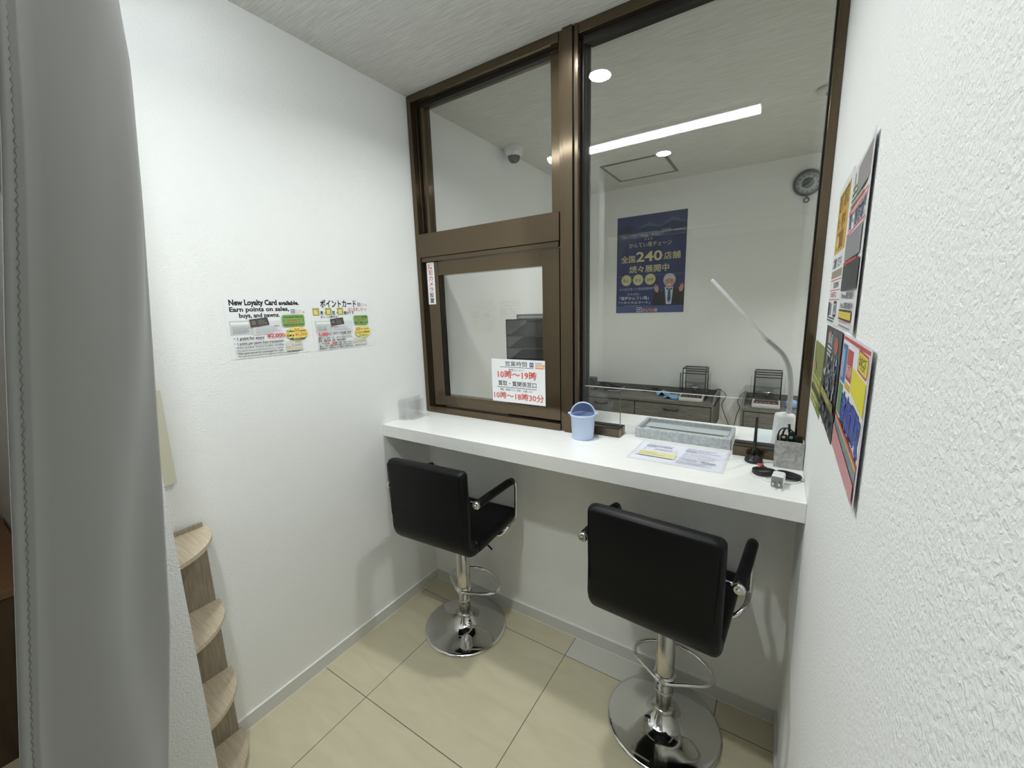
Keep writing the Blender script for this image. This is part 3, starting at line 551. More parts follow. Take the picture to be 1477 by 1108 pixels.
def make_stool(loc, rz, label):
    t = thing('bar_stool', label, 'bar stool', loc, rz, 'black bar stools at the counter')
    b = NB(); lathe(b, [(0, 0), (.196, 0), (.199, .003), (.198, .007), (.188, .0095), (.150, .0125), (.110, .0165), (.080, .023), (.058, .034), (.044, .048), (.036, .060), (.033, .068), (0, .068)], seg=96); obj('base', b, CHROME, t)
    b = NB(); lathe(b, [(0, .066), (.038, .066), (.040, .070), (.040, .080), (.036, .085), (0, .085)]); obj('collar', b, CHROMEB, t)
    b = NB(); lathe(b, [(0, .084), (.0255, .084), (.0255, .15), (0, .15)], seg=36)
    for k in range(8):
        q = 2*PI*k/8; bx(b, .0235*math.cos(q)-.0025, .0235*math.cos(q)+.0025, .0235*math.sin(q)-.0025, .0235*math.sin(q)+.0025, .085, .149)
    obj('inner_column', b, mat('dull_steel', (.36, .35, .33), .25, 1), t)
    b = NB(); lathe(b, [(0, .146), (.031, .146), (.0325, .149), (.0325, .505), (0, .505)], seg=40); cl = obj('column', b, CHROMEB, t)
    b = NB(); lathe(b, [(.0328, .144), (.0335, .146), (.0335, .154), (.0328, .156)]); obj('column_ring', b, CHROMEB, cl)
    b = NB(); ring = smooth_path([(0, -.034, .205), (.070, -.006, .205), (.135, .030, .205), (.153, .066, .205), (.130, .115, .205), (.062, .156, .205), (-.020, .164, .205), (-.095, .130, .205), (-.128, .086, .205), (-.116, .040, .205), (-.055, -.006, .205)], True, 5)
    tube(b, ring, .0075, 12, True); fr_ = obj('footrest', b, CHROME, t); fr_.rotation_euler.z = -rz
    b = NB(); lathe(b, [(.0326, .188), (.0375, .190), (.0375, .220), (.0326, .222)]); obj('clamp', b, CHROME, fr_)
    b = NB(); bx(b, -.075, .075, -.075, .075, .505, .519, bev=.003); bx(b, -.09, .09, -.02, .02, .497, .508, bev=.002); obj('seat_plate', b, BLACK, t)
    b = NB(); tube(b, smooth_path([(.03, .0, .502), (.09, .0, .496), (.145, .0, .474), (.172, .0, .455)]), .004, 8); obj('height_lever', b, BLACK, t)
    # seat and backrest cushions
    th = .054
    prof = densify([(.205, .532), (.190, .546), (.17, .549), (.02, .545), (-.10, .543), (-.152, .546)]); obj('seat', seat_sweep(prof, .40, th), LEATHER, t)
    curve = arc(-.145, .612, .066, -92, -180)
    prof = densify([(-.13, .5455)]+curve+[(-.209, .70), (-.211, .80), (-.213, .914)]); bk = obj('backrest', seat_sweep(prof, .402, th), LEATHER, t)
    b = NB(); tube(b, [(x, -.237, z) for x, z in ((-.187, .66), (-.192, .80), (-.192, .893), (-.184, .901), (0, .903), (.184, .901), (.192, .893), (.192, .80), (.187, .66))], .0016, 6)
    obj('seam', b, LEATHER, bk)
    # arms
    for sx in (-1, 1):
        X = sx*.232
        b = NB(); path = smooth_path([(X, -.196, .772), (X, -.10, .770), (X, .06, .764), (X, .112, .757), (X, .130, .735), (X, .128, .66), (X, .122, .585), (X, .108, .562), (X-.004*sx, .06, .550), (X-.03*sx, .03, .524), (X-.075*sx, .03, .512), (X-.15*sx, .03, .511)], False, 5)
        tube(b, path, .0085, 12); ar = obj('armrest', b, CHROME, t)
        b = NB(); tube(b, [(X, -.187, .772), (X, -.183, .772), (X, -.10, .771), (X, .06, .765), (X, .094, .760)], [.0165, .0175, .0175, .0175, .0165], 16); obj('arm_pad', b, LEATHER, ar)
        b = NB(); tube(b, [(X, -.202, .7725), (X, -.1985, .7725), (X, -.187, .7722)], [.012, .0165, .0165], 16); tube(b, [(X, -.209, .773), (X, -.198, .7725)], [.005, .006], 10); obj('end_cap', b, CHROME, ar)
        b = NB(); tube(b, [(sx*.195, -.180, .772), (X, -.180, .772)], .006, 8); obj('arm_bracket', b, CHROME, ar)
    return t
make_stool((.380, -.211, 0), .066, 'black leather bar stool on chrome pedestal, the one nearer the left wall')
make_stool((1.319, -.211, 0), -.067, 'black leather bar stool on chrome pedestal, the one in front of the grey tray')

# ------------------------------------------------------------------ things on the counter
CZ = 1.0012
# swing lid bin
bn = thing('mini_bin', 'small pale blue bin with an open dome lid on the counter', 'bin', (.9305, -.053, CZ), .38)
b = NB(); lathe(b, [(0, 0), (.0405, 0), (.043, .003), (.0485, .092), (.0515, .094), (.0525, .099), (.0505, .104), (.0475, .103), (.0465, .094), (.042, .006), (0, .006)], seg=56); obj('bucket', b, BLUEP, bn)
b = NB(); R = .0465; n = 18; thk = .0016; m = 14
outer = []
for shell, RR in ((0, R), (1, R-thk)):
    rows = []
    for i in range(n+1):
        a = PI*i/n                       # around, from the right ear over to the left, behind
        rows.append([b.verts.new((RR*math.cos(a)*math.cos(PI/2*j/m), RR*math.sin(a)*math.cos(PI/2*j/m), .101+RR*1.02*math.sin(PI/2*j/m))) for j in range(m+1)])
    outer.append(rows)
    for i in range(n):
        for j in range(m): f = b.faces.new((rows[i][j], rows[i+1][j], rows[i+1][j+1], rows[i][j+1])); f.smooth = True; f.material_index = shell
lid = obj('dome_lid', b, [BLUEP, BLUEI], bn, fix=False)
b = NB(); tube(b, [(.0475*math.cos(PI*i/24), -.001, .101+.0485*math.sin(PI*i/24)) for i in range(25)], .0032, 10); obj('lid_rim', b, BLUEP, lid)
for s in (-1, 1):
    b = NB(); tube(b, [(s*.046, 0, .104), (s*.056, 0, .104), (s*.0595, 0, .104)], [.0055, .0055, .004], 12); obj('pivot_ear', b, BLUEP, lid)

# grey tray
ty = thing('cash_tray', 'long grey leather tray in the opening under the glass', 'tray', (1.286, .150, CZ), -.004)
b = NB(); w, d, h, q = .174, .092, .0395, .013
bx(b, -w, w, -d, d, 0, .006, bev=.001); bx(b, -w, w, -d, -d+q, .006, h, bev=.0015); bx(b, -w, w, d-q, d, .006, h, bev=.0015); bx(b, -w, -w+q, -d+q, d-q, .006, h, bev=.0015); bx(b, w-q, w, -d+q, d-q, .006, h, bev=.0015); obj('body', b, FELT, ty)
b = NB(); bx(b, -w+q, w-q, -d+q, .004, .006, .021); bx(b, -w+q, w-q, .007, d-q, .006, .024); obj('lining', b, TFLOOR, ty)
b = NB(); bx(b, -w+q+.02, w-q-.02, -.004, .006, .0205, .0225); obj('fold_line', b, mat('slate_line', (.14, .155, .165), .6), ty)

# antenna
an = thing('antenna', 'black desk antenna with a round ribbed foot near the grey pen cup', 'antenna', (1.537, -.028, CZ))
b = NB(); lathe(b, [(0, 0), (.026, 0), (.0275, .003), (.0265, .010), (.021, .013), (.010, .022), (.0065, .024), (0, .024)])
for k in range(8):
    a = 2*PI*k/8; b2 = [(.007*math.cos(a), .007*math.sin(a), .024), (.0235*math.cos(a), .0235*math.sin(a), .0125)]; tube(b, b2, .0018, 6)
obj('foot', b, BLACK, an)
b = NB(); tube(b, [(0, 0, .022), (.0002, 0, .07), (.0005, 0, .152), (.0005, 0, .156)], [.0062, .0052, .0036, .0028], 14); obj('rod', b, BLACK, an)

# grey square cup with loupes and pens
cu = thing('pen_cup', 'square grey stone look pen cup against the right wall', 'pen cup', (1.6325, -.009, CZ))
b = NB(); s, h, q = .0395, .089, .0045
bx(b, -s, s, -s, s, 0, .005); bx(b, -s, s, -s, -s+q, .005, h, bev=.001); bx(b, -s, s, s-q, s, .005, h, bev=.001); bx(b, -s, -s+q, -s+q, s-q, .005, h, bev=.001); bx(b, s-q, s, -s+q, s-q, .005, h, bev=.001); obj('cup_body', b, CEM, cu)
def in_cup(x, y): return (1.6325+x, -.009+y, CZ)
pt = thing('folding_loupe', 'black folding loupe with a yellow green lens in the grey cup', 'loupe', in_cup(-.016, .012))
b = NB(); bx(b, -.009, .009, -.005, .005, .0055, .098, bev=.002); tube(b, [(-.004, 0, .098), (-.001, .002, .112), (.003, .001, .120)], .003, 8); obj('body', b, BLACK, pt)
b = NB(); lathe(b, [(0, 0), (.0055, 0), (.0055, .002), (0, .0025)], seg=20); o = obj('lens', b, mat('olive_lens', (.35, .36, .12), .1), pt); o.location = (0, -.005, .089); o.rotation_euler.x = PI/2
pt = thing('folding_loupe', 'black folding loupe with a teal green lens in the grey cup', 'loupe', in_cup(.004, .016))
b = NB(); bx(b, -.009, .009, -.005, .005, .0055, .108, bev=.002); tube(b, [(-.006, 0, .105), (-.008, 0, .128), (-.010, .001, .133)], [.004, .0035, .0045], 8); obj('body', b, BLACK, pt)
b = NB(); lathe(b, [(0, 0), (.0055, 0), (.0055, .002), (0, .0025)], seg=20); o = obj('lens', b, mat('teal_lens', (.10, .38, .26), .1), pt); o.location = (0, -.005, .089); o.rotation_euler.x = PI/2
b = NB(); tube(b, smooth_path([(1.600, .0, CZ+.006), (1.600, .002, CZ+.085), (1.603, .003, CZ+.108), (1.612, .004, CZ+.118), (1.626, .004, CZ+.119), (1.640, .003, CZ+.110), (1.646, .001, CZ+.095), (1.648, -.001, CZ+.02)]), .0023, 8)
tag(obj('cord_loop', b, BLACK), 'thin black cord looping out of the grey cup', 'cord')

# charging cable, plug
cc = thing('charging_cable', 'coiled black charging cable with a red plug lying on the counter', 'cable', (1.60, -.15, CZ))
b = NB(); P_ = []
for i in range(150):
    a = 2*PI*i/30; k = i/150
    P_.append((-.030+.030*math.cos(a)*(1+.05*math.sin(3*a)), .018+.026*math.sin(a)+.002*math.sin(2.1*a), .0035+.010*k+.002*math.sin(a*1.3)))
tube(b, P_, .0028, 8)
P_ = []
for i in range(150):
    a = 2*PI*i/30+PI; k = i/150
    P_.append((.034+.031*math.cos(a), .014+.020*math.sin(a)+.002*math.sin(1.7*a), .0035+.010*k+.002*math.cos(a*1.3)))
tube(b, P_, .0028, 8); tube(b, smooth_path([(-.010, .03, .012), (-.014, .045, .008), (-.028, .068, .006), (-.036, .080, .006)]), .0024, 8); obj('coil', b, BLACK, cc)
b = NB(); bx(b, -.008, .008, -.0045, .0045, 0, .007, bev=.0015); o = obj('red_plug', b, mat('red_plastic', (.55, .04, .05), .3), cc); o.location = (-.040, .088, .001); o.rotation_euler.z = 2.3
b = NB(); bx(b, -.006, .006, -.0035, .0035, 0, .004); o = obj('metal_tip', b, CHROMEB, cc); o.location = (-.048, .096, .0025); o.rotation_euler.z = 2.3
b = NB(); bx(b, .052, .064, .004, .013, .002, .009, bev=.001); obj('right_plug', b, BLACK, cc)
b = NB(); bx(b, .064, .071, .0055, .0115, .003, .008); obj('right_tip', b, CHROMEB, cc)
b = NB(); tube(b, smooth_path([(1.565, -.178, CZ+.0025), (1.583, -.192, CZ+.0025), (1.61, -.192, CZ+.0025), (1.632, -.185, CZ+.0025), (1.652, -.17, CZ+.0025), (1.664, -.148, CZ+.0025)]), .0017, 8)
tag(obj('white_cord', b, WHITEP), 'thin white cord lying on the counter under the black cable coil', 'cord')
ad = thing('power_adapter', 'small white power adapter with a grey pronged face on the counter', 'power adapter', (1.607, -.205, CZ), -.12); ad.scale = (1.25, 1.25, 1.25)
b = NB(); bx(b, -.0125, .0125, -.018, .022, .0005, .028, bev=.005); obj('body', b, WHITEP, ad)
b = NB(); bx(b, -.0118, .0118, -.0195, -.0175, .0015, .027, bev=.0008); fc = obj('face', b, mat('adapter_grey', (.27, .28, .28), .4), ad)
for s in (-1, 1):
    b = NB(); bx(b, s*.006-.0011, s*.006+.0011, -.034, -.0193, .011, .017); obj('prong', b, CHROME, fc)

# acrylic leaflet holder
ah = thing('leaflet_holder', 'small empty clear acrylic leaflet stand by the left wall', 'leaflet holder', (.040, -.125, CZ))
b = NB(); bx(b, -.034, -.0325, -.078, .078, 0, .098); bx(b, -.0325, .012, -.078, .078, 0, .0015)
bx(b, .012, .0135, -.05, .05, 0, .09); bx(b, -.0325, .0120, -.0505, -.049, .0015, .09); bx(b, -.0325, .012, .049, .0505, .0015, .09); bx(b, .0135, .040, -.06, .06, 0, .0015); bx(b, .040, .0412, -.06, .06, 0, .014); obj('stand', b, ACRYL, ah)

# gooseneck lamp on the inner counter
lp = thing('desk_lamp', 'white gooseneck desk lamp with a thin bar head behind the glass', 'desk lamp', (1.6185, .215, CZ))
b = NB(); lathe(b, [(0, 0), (.036, 0), (.037, .003), (.033, .110), (.031, .118), (.012, .124), (0, .124)], seg=40); obj('base', b, LAMPW, lp)
neck = smooth_path([(.010, 0, .120), (.0115, -.006, .17), (.009, -.012, .23), (0, -.018, .29), (-.022, -.026, .34), (-.054, -.036, .375), (-.078, -.044, .398)], False, 24)
b = NB(); rr = [.0078 if i % 3 else .0088 for i in range(len(neck))]; tube(b, neck, rr, 14); obj('gooseneck', b, mat('neck_grey', (.50, .52, .52), .35, .5), lp)
b = NB(); tube(b, [(-.074, -.0425, .394), (-.088, -.047, .408), (-.116, -.054, .436)], [.0095, .0075, .003], 12); obj('clip', b, LAMPW, lp)
hd = NB(); tube(hd, [(-.086, -.050, .4085), (-.089, -.051, .412), (-.258, -.082, .610), (-.262, -.083, .615)], [.005, .0065, .0065, .004], 12); obj('lamp_head', hd, LAMPW, lp)

# dark tray tower behind the lower left pane
tr = thing('document_tray_tower', 'dark smoked tray tower behind the sliding pane beside the mullion', 'document tray', (.45, .30, CZ))
for X in (-.042, .30): obj('side_panel', boxes([(X, X+.004, -.11, .095, 0, .476)], .001), SMOKE, tr)
b = NB(); tube(b, [(-.042, -.11, 0), (-.042, -.11, .476), (-.042, .095, .476), (-.042, .095, 0)], .003, 8); tube(b, [(.304, -.11, 0), (.304, -.11, .476), (.304, .095, .476), (.304, .095, 0)], .003, 8)
tube(b, [(-.042, -.11, .476), (.304, -.11, .476)], .003, 8); tube(b, [(-.042, .095, .476), (.304, .095, .476)], .003, 8); obj('edge_frame', b, BLACK, tr)
obj('back_panel', boxes([(-.036, .298, .088, .092, 0, .47)]), mat('charcoal_mesh', (.028, .03, .032), .45), tr)
for k in range(7):
    z = .02+k*.062
    b = NB(); v = [(-.036, -.105, z), (.298, -.105, z), (.298, .086, z+.058), (-.036, .086, z+.058)]
    q = [b.verts.new(x) for x in v]+[b.verts.new((x[0], x[1], x[2]+.004)) for x in v]
    for f in ((3, 2, 1, 0), (4, 5, 6, 7), (0, 1, 5, 4), (1, 2, 6, 5), (2, 3, 7, 6), (3, 0, 4, 7)): b.faces.new([q[i] for i in f])
    tube(b, [(-.036, -.105, z+.006), (.298, -.105, z+.006)], .004, 8)
    obj('shelf', b, mat('charcoal_mesh', (.028, .03, .032), .45), tr)
sc_ = thing('flat_scanner', 'grey and silver flat device lying on top of the dark tray tower', 'scanner', (.555, .285, CZ+.480))
b = NB(); prism(b, [(-.10, -.07), (-.12, .07), (.14, .07), (.14, -.07)], 0, .022); obj('body', b, mat('scanner_grey', (.20, .21, .23), .35), sc_)
b = NB(); bx(b, -.09, .14, -.072, -.068, .004, .012); obj('silver_edge', b, GREYM, sc_)

# ------------------------------------------------------------------ corner shelf, cream board
cs_ = thing('corner_shelf', 'pale wood corner shelf with quarter round tiers behind the wall end', 'corner shelf', (0, YI, 0))
obj('side_board', boxes([(.0100, .018, .002, .192, .002, .865)]), OAKB, cs_); obj('rear_board', boxes([(.018, .215, .002, .010, .002, .865)]), OAKB, cs_)
for z in (.03, .295, .565, .838):
    b = NB(); poly = [(.0185, .0105)]+[(.0185+.205*math.cos(PI/2*i/16), .0105+.190*math.sin(PI/2*i/16)) for i in range(17)]
    prism(b, poly, z, z+.013); obj('shelf', b, OAK, cs_)
cbd = thing('cream_board', 'cream board hanging on the left wall, mostly behind the curtain', 'board', (0, -1.2, 1.02))
obj('panel', boxes([(.0005, .012, -.068, .078, 0, .30)], .001), CREAMB, cbd); obj('upper_panel', boxes([(.0005, .010, -.068, .070, .301, .45)], .001), CREAMB, cbd)

# ------------------------------------------------------------------ far room furniture
def cabinet(x0, x1, label, draws, handles):
    t = thing('drawer_cabinet', label, 'cabinet', (x0, YB-.402, 0), 0, 'grey washed drawer cabinets on the far wall'); w = x1-x0
    obj('top_board', boxes([(0, w, .0, .40, .750, .770)], .0012), GWOOD, t)
    for X in (0, w-.016):
        b = NB(); poly = [(.002, .0), (.40, .0), (.40, .235), (.12, .235), (.05, .19), (.002, .182)]
        A = [b.verts.new((X, y, .585+z)) for y, z in poly]; B = [b.verts.new((X+.016, y, .585+z)) for y, z in poly]; n = len(poly)
        b.faces.new(A[::-1]); b.faces.new(B)
        for i in range(n): b.faces.new((A[i], A[(i+1) % n], B[(i+1) % n], B[i]))
        obj('side_panel', b, GWOOD, t)
    obj('back_gallery', boxes([(.016, w-.016, .386, .40, .770, .815)], .001), GWOOD, t)
    obj('carcass', boxes([(.016, w-.016, .03, .386, .60, .749)]), GWOOD, t)
    obj('bottom_rail', boxes([(.0, w, .004, .40, .565, .584)]), mat('dark_grey_wood', (.09, .085, .075), .6), t)
    for i in range(draws):
        a = .018+(w-.036)*i/draws; c = .018+(w-.036)*(i+1)/draws
        d = obj('drawer', boxes([(a+.003, c-.003, .004, .029, .625, .744)], .001), GWOOD, t); xm = (a+c)/2
        b = NB()
        if handles == 'bar': tube(b, smooth_path([(xm-.052, .003, .706), (xm-.046, -.016, .702), (xm, -.022, .700), (xm+.046, -.016, .702), (xm+.052, .003, .706)]), .006, 8)
        else: lathe(b, [(0, 0), (.011, 0), (.013, .014), (0, .016)], seg=20)
        hn = obj('handle' if handles == 'bar' else 'knob', b, BLACK, d)
        if handles != 'bar': hn.location = (xm, .004, .69); hn.rotation_euler.x = PI/2
    for X in (.018, w-.04):
        for Y_ in (.01, .35): obj('leg', boxes([(X, X+.022, Y_, Y_+.022, 0, .565)]), BLACK, t)
    return t
cabinet(.004, 1.203, 'wide grey washed wood cabinet with two bar handled drawers on the far wall', 2, 'bar')
cabinet(1.383, 1.85, 'narrower grey washed wood cabinet with a knobbed drawer by the right jamb', 1, 'knob')
def scale(x, label):
    t = thing('weighing_scale', label, 'scale', (x, 1.93, .7715), 0, 'weighing scales on the far cabinets')
    b = NB(); prof = [(-.105, 0), (-.105, .018), (-.092, .030), (.0, .050), (.0, 0)]
    A = [b.verts.new((-.088, y, z)) for y, z in prof]; B = [b.verts.new((.088, y, z)) for y, z in prof]; n = len(prof)
    b.faces.new(A); b.faces.new(B[::-1])
    for i in range(n): b.faces.new((A[i], B[i], B[(i+1) % n], A[(i+1) % n]))
    bmesh.ops.bevel(b, geom=b.edges[:], offset=.004, segments=2, affect='EDGES'); obj('console', b, mat('pale_grey_plastic', (.42, .41, .39), .4), t)
    b = NB(); A = [(-.078, -.083, .0335), (.078, -.083, .0335), (.072, -.006, .0502), (-.072, -.006, .0502)]
    q = [b.verts.new(v) for v in A]+[b.verts.new((v[0], v[1]-.0006, v[2]+.0018)) for v in A]
    for f in ((3, 2, 1, 0), (4, 5, 6, 7), (0, 1, 5, 4), (1, 2, 6, 5), (2, 3, 7, 6), (3, 0, 4, 7)): b.faces.new([q[i] for i in f])
    dp = obj('display', b, mat('display_dark', (.05, .025, .028), .25), t)
    b = NB()
    for i, X in enumerate((-.055, -.03, -.005, .02, .05)):
        bx(b, X-.009, X+.009, -.074, -.064, .0365, .0395); 
    obj('keys', b, mat('key_pink', (.40, .22, .20), .4), dp)
    obj('body', boxes([(-.095, .095, .001, .20, 0, .050)], .003), BLACK, t)
    b = NB(); hh = .245
    x0, x1, y0, y1 = -.085, .085, .03, .17
    for X in (x0, x1):
        for Y_ in (y0, y1): tube(b, [(X, Y_, .05), (X, Y_, hh)], .004, 8)
    for Z_ in (hh, hh-.038):
        for Y_ in (y0, y1): tube(b, [(x0-.004, Y_, Z_), (x1+.004, Y_, Z_)], .004, 8)
    for X in (x0, x1): tube(b, [(X, y0, hh), (X, y1, hh)], .004, 8)
    obj('cage_frame', b, BLACK, t)
    b = NB()
    for X in (-.108, .106): bx(b, X, X+.002, .03, .17, .052, .205)
    bx(b, -.080, .080, .171, .173, .052, hh-.002); bx(b, -.08, .08, .05, .15, .12, .122); obj('draught_shield', b, CLEARD, t)
    b = NB(); lathe(b, [(0, .085), (.045, .085), (.048, .09), (0, .092)]); lathe(b, [(0, .05), (.01, .05), (.01, .085), (0, .085)]); o = obj('pan', b, GREYM, t); o.location = (0, .10, .0)
scale(1.030, 'weighing scale with a black cage on the wide cabinet beside the blue cloths')
scale(1.535, 'weighing scale with a black cage on the narrow cabinet by the lamp neck')
# folded cloths
def cloth(x, y, w, d, rz, label, z=.7715, lift=.03):
    b = NB(); nx, ny = 14, 10; top = []
    for j in range(ny+1):
        top.append([b.verts.new(((i/nx-.5)*w, (j/ny-.5)*d, .010+lift*math.exp(-((i/nx-.35-.25*j/ny)/.16)**2)*(.75+.25*math.cos(3*j/ny)))) for i in range(nx+1)])
    bot = [[b.verts.new((v.co.x, v.co.y, max(0, v.co.z-.010))) for v in r] for r in top]
    for j in range(ny):
        for i in range(nx): b.faces.new((top[j][i], top[j][i+1], top[j+1][i+1], top[j+1][i])).smooth = True; b.faces.new((bot[j][i], bot[j+1][i], bot[j+1][i+1], bot[j][i+1]))
    for j in range(ny):
        for i in (0, nx): b.faces.new((top[j][i], top[j+1][i], bot[j+1][i], bot[j][i]))
    for i in range(nx):
        for j in (0, ny): b.faces.new((top[j][i], top[j][i+1], bot[j][i+1], bot[j][i]))
    o = obj('folded_cloth', b, CLOTH); o.location = (x, y, z); o.rotation_euler.z = rz
    return tag(o, label, 'cloth', 'blue cloths on the wide cabinet')
cloth(.775, 2.05, .11, .15, .3, 'crumpled light blue cloth on the wide cabinet, the left and taller one', lift=.03)
cloth(.875, 1.945, .11, .13, -.1, 'flat light blue cloth on the wide cabinet touching the scale', lift=.018)
b = NB(); lathe(b, [(0, 0), (.028, 0), (.036, .012), (.037, .035), (.030, .055), (0, .062)]); o = obj('blue_cup', b, mat('cup_blue', (.26, .42, .66), .6)); o.location = (1.690, 1.93, .7715); tag(o, 'small rounded light blue cup on the narrow cabinet behind the lamp neck', 'cup')
b = NB(); bx(b, -.065, .065, -.022, .022, 0, .022, bev=.006); bx(b, .02, .07, -.016, .018, .022, .032, bev=.004); o = obj('stapler', b, BLACK); o.location = (.648, 2.13, .7712); o.rotation_euler.z = .5; tag(o, 'small black stapler like tool lying on the wide cabinet by the wall', 'stapler')
# cables and electronics heap at the left of the wide cabinet
eb = thing('network_box', 'dark electronic box at the left end of the wide cabinet', 'electronic device', (.10, 2.04, .7715))
obj('housing', boxes([(-.075, .09, -.07, .07, .0, .05), (-.075, .06, -.05, .06, .051, .105)], .004), BLACK, eb)
obj('panel', boxes([(-.06, .08, -.072, -.0705, .01, .04)]), mat('mid_grey_plastic', (.15, .15, .155), .4), eb)
b = NB(); random.seed(11); pts = []
for i in range(34):
    a = i*1.05; pts.append((.285+.085*math.cos(a)*random.uniform(.6, 1), 2.06+.05*math.sin(a*1.1)*random.uniform(.6, 1), .778+.065*abs(math.sin(i*.55))*random.uniform(.4, 1)))
tube(b, smooth_path(pts, False, 6), .0032, 8); tag(obj('cable_tangle', b, BLACK), 'tangled black cables on the wide cabinet left of the short glass', 'cable')
b = NB(); tube(b, smooth_path([(.30, 1.975, .777), (.37, 1.975, .777), (.400, 1.985, .779), (.420, 2.02, .790), (.432, 2.06, .806)]), .006, 8); tag(obj('silver_rod', b, GREYM), 'bent silver rod lying before the black cable tangle', 'rod')
b = NB(); bx(b, .27, .40, 1.99, 2.08, .7712, .783, bev=.003); tag(obj('small_keypad', b, mat('keypad_dark', (.05, .05, .055), .4)), 'flat dark keypad under the cable tangle', 'keypad')
# hanging leads beside each cabinet
def lead(pts, label):
    b = NB(); tube(b, smooth_path(pts, False, 6), .0028, 8); tag(obj('power_lead', b, BLACK), label, 'power lead', 'power leads hanging by the cabinets')
lead([(1.130, 2.165, .80), (1.19, 2.168, .829), (1.216, 2.165, .815), (1.249, 2.17, .774), (1.222, 2.17, .70), (1.245, 2.17, .62), (1.278, 2.17, .536), (1.30, 2.17, .44)], 'thin black lead hanging down at the right end of the wide cabinet')
lead([(1.379, 2.19, .812), (1.372, 2.167, .812), (1.335, 2.17, .74), (1.352, 2.17, .69), (1.334, 2.17, .62), (1.318, 2.17, .52), (1.30, 2.17, .44)], 'thin black lead hanging down at the left end of the narrow cabinet')
# wall clock
ck = thing('wall_clock', 'round grey rimmed pendulum clock high on the far wall', 'clock', (1.672, YB-.001, 2.348))
def flat(bm_fn, name, m, parent, z=0):
    b = NB(); bm_fn(b); o = obj(name, b, m, parent); o.rotation_euler.x = PI/2; o.location = (0, -z, 0); return o
rim = flat(lambda b: lathe(b, [(.074, 0), (.088, 0), (.090, .012), (.086, .022), (.078, .022), (.074, .010), (.074, 0)], seg=56), 'rim', mat('clock_rim', (.10, .115, .12), .4), ck)
flat(lambda b: lathe(b, [(0, .008), (.036, .008), (.036, .0095), (0, .0095)], seg=40), 'dial_centre', mat('clock_slate', (.17, .22, .245), .5), ck)
def numerals():
    b = NB(); lathe(b, [(0, -.0085), (.0745, -.0085), (.0745, -.0005), (0, -.0005)], seg=56)
    for i in range(1, 13):
        an_ = PI/2-2*PI*i/12; cu2 = bpy.data.curves.new('t', 'FONT'); cu2.body = str(i); cu2.size = .017; cu2.align_x = 'CENTER'; cu2.offset = .0003
        to = bpy.data.objects.new('t', cu2); col.objects.link(to); tm = to.to_mesh(depsgraph=bpy.context.evaluated_depsgraph_get())
        vv = [b.verts.new((v.co.x+.058*math.cos(an_), v.co.y-.006+.058*math.sin(an_), 0)) for v in tm.vertices]
        for p in tm.polygons: b.faces.new([vv[k] for k in p.vertices]).material_index = 1
        to.to_mesh_clear(); bpy.data.objects.remove(to); bpy.data.curves.remove(cu2)
    return b
o = obj('dial', numerals(), [mat('clock_dial', (.58, .60, .60), .5), BLACK], ck, fix=False); o.rotation_euler.x = PI/2; o.location = (0, -.0085, 0)
def hand(L, w, ang, z, name):
    b = NB(); bx(b, -.012, L, -w, w, 0, .0012); o = obj(name, b, BLACK, ck); o.matrix_local = Matrix.Translation((0, -z, 0)) @ Matrix.Rotation(PI/2, 4, 'X') @ Matrix.Rotation(ang, 4, 'Z')
hand(.060, .0016, math.radians(46), .0105, 'minute_hand'); hand(.040, .0022, math.radians(208), .0120, 'hour_hand')
b = NB(); tube(b, [(.015*math.cos(2*PI*i/28), -.008, -.115+.015*math.sin(2*PI*i/28)) for i in range(28)], .0035, 8, True); bx(b, -.004, .004, -.010, -.006, -.101, -.088); obj('pendulum_ring', b, mat('clock_rim', (.1, .1, .1)), ck)

# ------------------------------------------------------------------ curtain drawn to the left of the opening
def interp(tab, z):
    if z >= tab[0][0]: (z0, a0), (z1, a1) = tab[0], tab[1]
    elif z <= tab[-1][0]: (z0, a0), (z1, a1) = tab[-2], tab[-1]
    else:
        for (z0, a0), (z1, a1) in zip(tab, tab[1:]):
            if z0 >= z >= z1: break
    return a0+(a1-a0)*(z-z0)/(z1-z0)
EDGE = [(2.1, 71.0), (1.98, 71.7), (1.91, 71.95), (1.84, 71.9), (1.68, 72.8), (1.52, 73.9), (1.30, 75.4), (1.09, 77.0), (.87, 79.5), (.60, 82.0), (.04, 86.5)]
HEM = [(2.1, 76.8), (1.83, 79.2), (1.68, 81.2), (1.51, 83.8), (1.30, 86.7), (1.14, 89.0), (.60, 95.0), (.04, 100.0)]
CX, CY = 1.5776, -1.5705
def pol(deg, r): a = math.radians(deg); return Vector((CX-r*math.sin(a), CY+r*math.cos(a), 0))
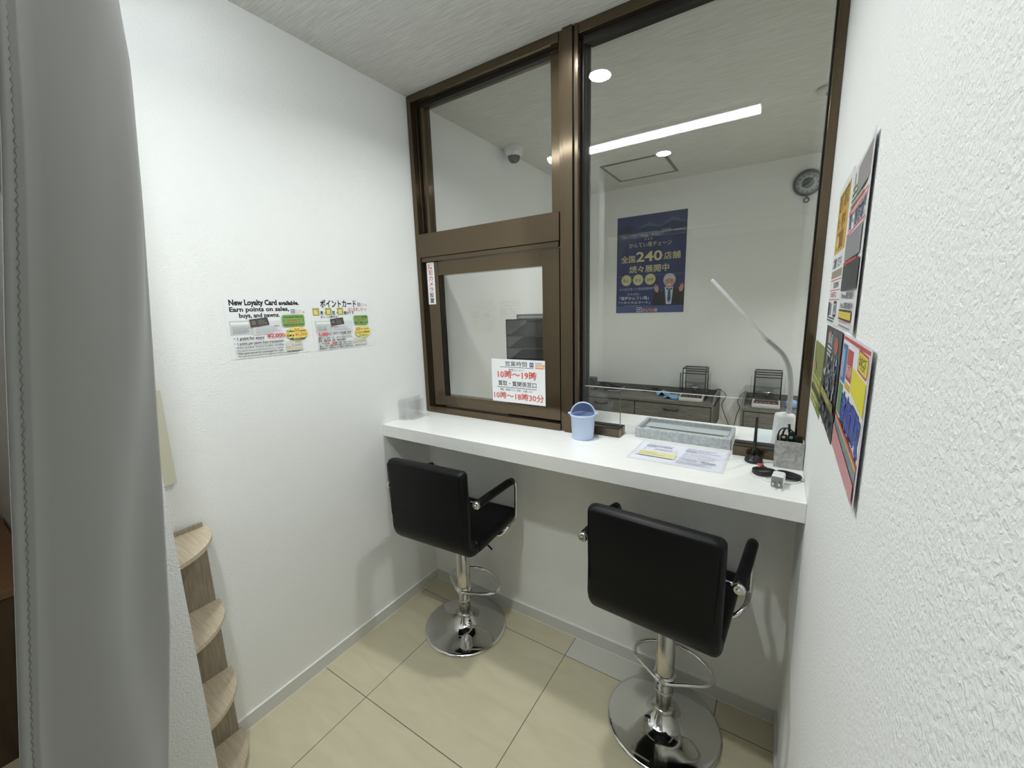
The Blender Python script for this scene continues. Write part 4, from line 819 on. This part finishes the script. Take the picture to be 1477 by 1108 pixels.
def curtain_row(z):
    aE = interp(EDGE, z); aH = interp(HEM, z)
    fold = .012*math.sin(z*4.2+.6)+.006*math.sin(z*9.1)
    Hp = pol(aH, .555); E_ = pol(aE, .735)
    pts = [Hp]
    hem_t = .12
    d = E_-Hp; nrm = Vector((d.y, -d.x, 0)).normalized()
    if nrm.dot(Vector((CX, CY, 0))-Hp) < 0: nrm = -nrm
    for t in (.02, .035, .05, .062, .068, .09, .14, .18, .25, .35, .45, .55, .65, .75, .84, .91, .96, .985):
        bulge = .018*math.sin(PI*min(1, t))**1.6+.050*math.sin(t*5.5+z*5.2)*(t*(1-t))**1.3+.040*math.sin(t*9-z*7.5)*(t*(1-t))**1.3*max(0, (z-.9))
        p = Hp+d*t+nrm*(bulge+fold*math.sin(PI*t)**2)
        if .06 <= t <= .075: p = p+nrm*.0026
        if t < .06: p = p+nrm*.0006
        pts.append(p)
    pts.append(E_)
    # behind the front fold the cloth runs back to the wall in loose folds
    back = [E_+(nrm*-.010)+(-d.normalized()*-.004), E_+nrm*-.030-d.normalized()*.012]
    zc = E_
    n = 26; endp = Vector((.47, -1.405, 0))
    st = E_+nrm*-.045-d.normalized()*.03
    for i in range(n+1):
        t = i/n; p = st.lerp(endp, t); a = i*1.35
        back.append(p+Vector((0, .022*math.sin(a)*(1-.3*t), 0)))
    return pts+back
zs = [2.022-.0252*i for i in range(80)]
b = NB(); rows = []
for z in zs: rows.append([b.verts.new((p.x, p.y, max(z, .02))) for p in curtain_row(z)])
for A, B in zip(rows, rows[1:]):
    for i in range(len(A)-1): b.faces.new((A[i], A[i+1], B[i+1], B[i])).smooth = True
ct = thing('curtain', 'grey white cloth curtain drawn aside at the left of the opening', 'curtain')
cl = obj('cloth', b, CURT, ct)
md = cl.modifiers.new('thickness', 'SOLIDIFY'); md.thickness = .0016; md.offset = -1
b = NB(); st = []
for z in [2.01-.004*i for i in range(490)]:
    r_ = curtain_row(z); st.append((r_[3], z))
for i in range(0, len(st)-1, 1):
    p, z = st[i]; q, z2 = st[i+1]; off = .0012 if i % 2 else -.0012
    b.faces.ensure_lookup_table() if False else None
pth = []
for i, (p, z) in enumerate(st):
    d = (pol(interp(EDGE, z), .735)-pol(interp(HEM, z), .555)).normalized()*(.0011 if i % 2 else -.0011)
    tocam = (Vector((CX, CY, 0))-p).normalized()*.0022
    pth.append((p.x+d.x+tocam.x, p.y+d.y+tocam.y, z))
tube(b, pth, .0005, 4); obj('hem_stitching', b, mat('stitch_grey', (.17, .17, .16), .8), cl)
b = NB(); tube(b, [(.30, -1.432, 2.031), (1.672, -1.432, 2.031)], .0075, 14); rd = obj('curtain_rod', b, mat('rod_grey', (.45, .45, .44), .4)); tag(rd, 'grey curtain rod across the booth opening carrying the drawn curtain', 'curtain rod')

# dark cabinet of the shop, seen past the curtain
sb = thing('shop_cabinet', 'dark brown wooden cabinet outside at the far left edge behind the curtain', 'cabinet', (-1.05, YO-.17, 0))
obj('carcass', boxes([(-.45, .45, -.155, .155, .0, .60)], .003), BROWN, sb); obj('top_board', boxes([(-.46, .46, -.16, .16, .601, .63)], .002), ORANGEW, sb)
for s in (0, 1):
    d = obj('door', boxes([(-.44+s*.445, -.005+s*.445, -.172, -.156, .04, .59)], .002), BROWN, sb)
    obj('handle', boxes([(-.035+s*.05, -.025+s*.05, -.184, -.1725, .28, .38)], .001), GREYM, d)
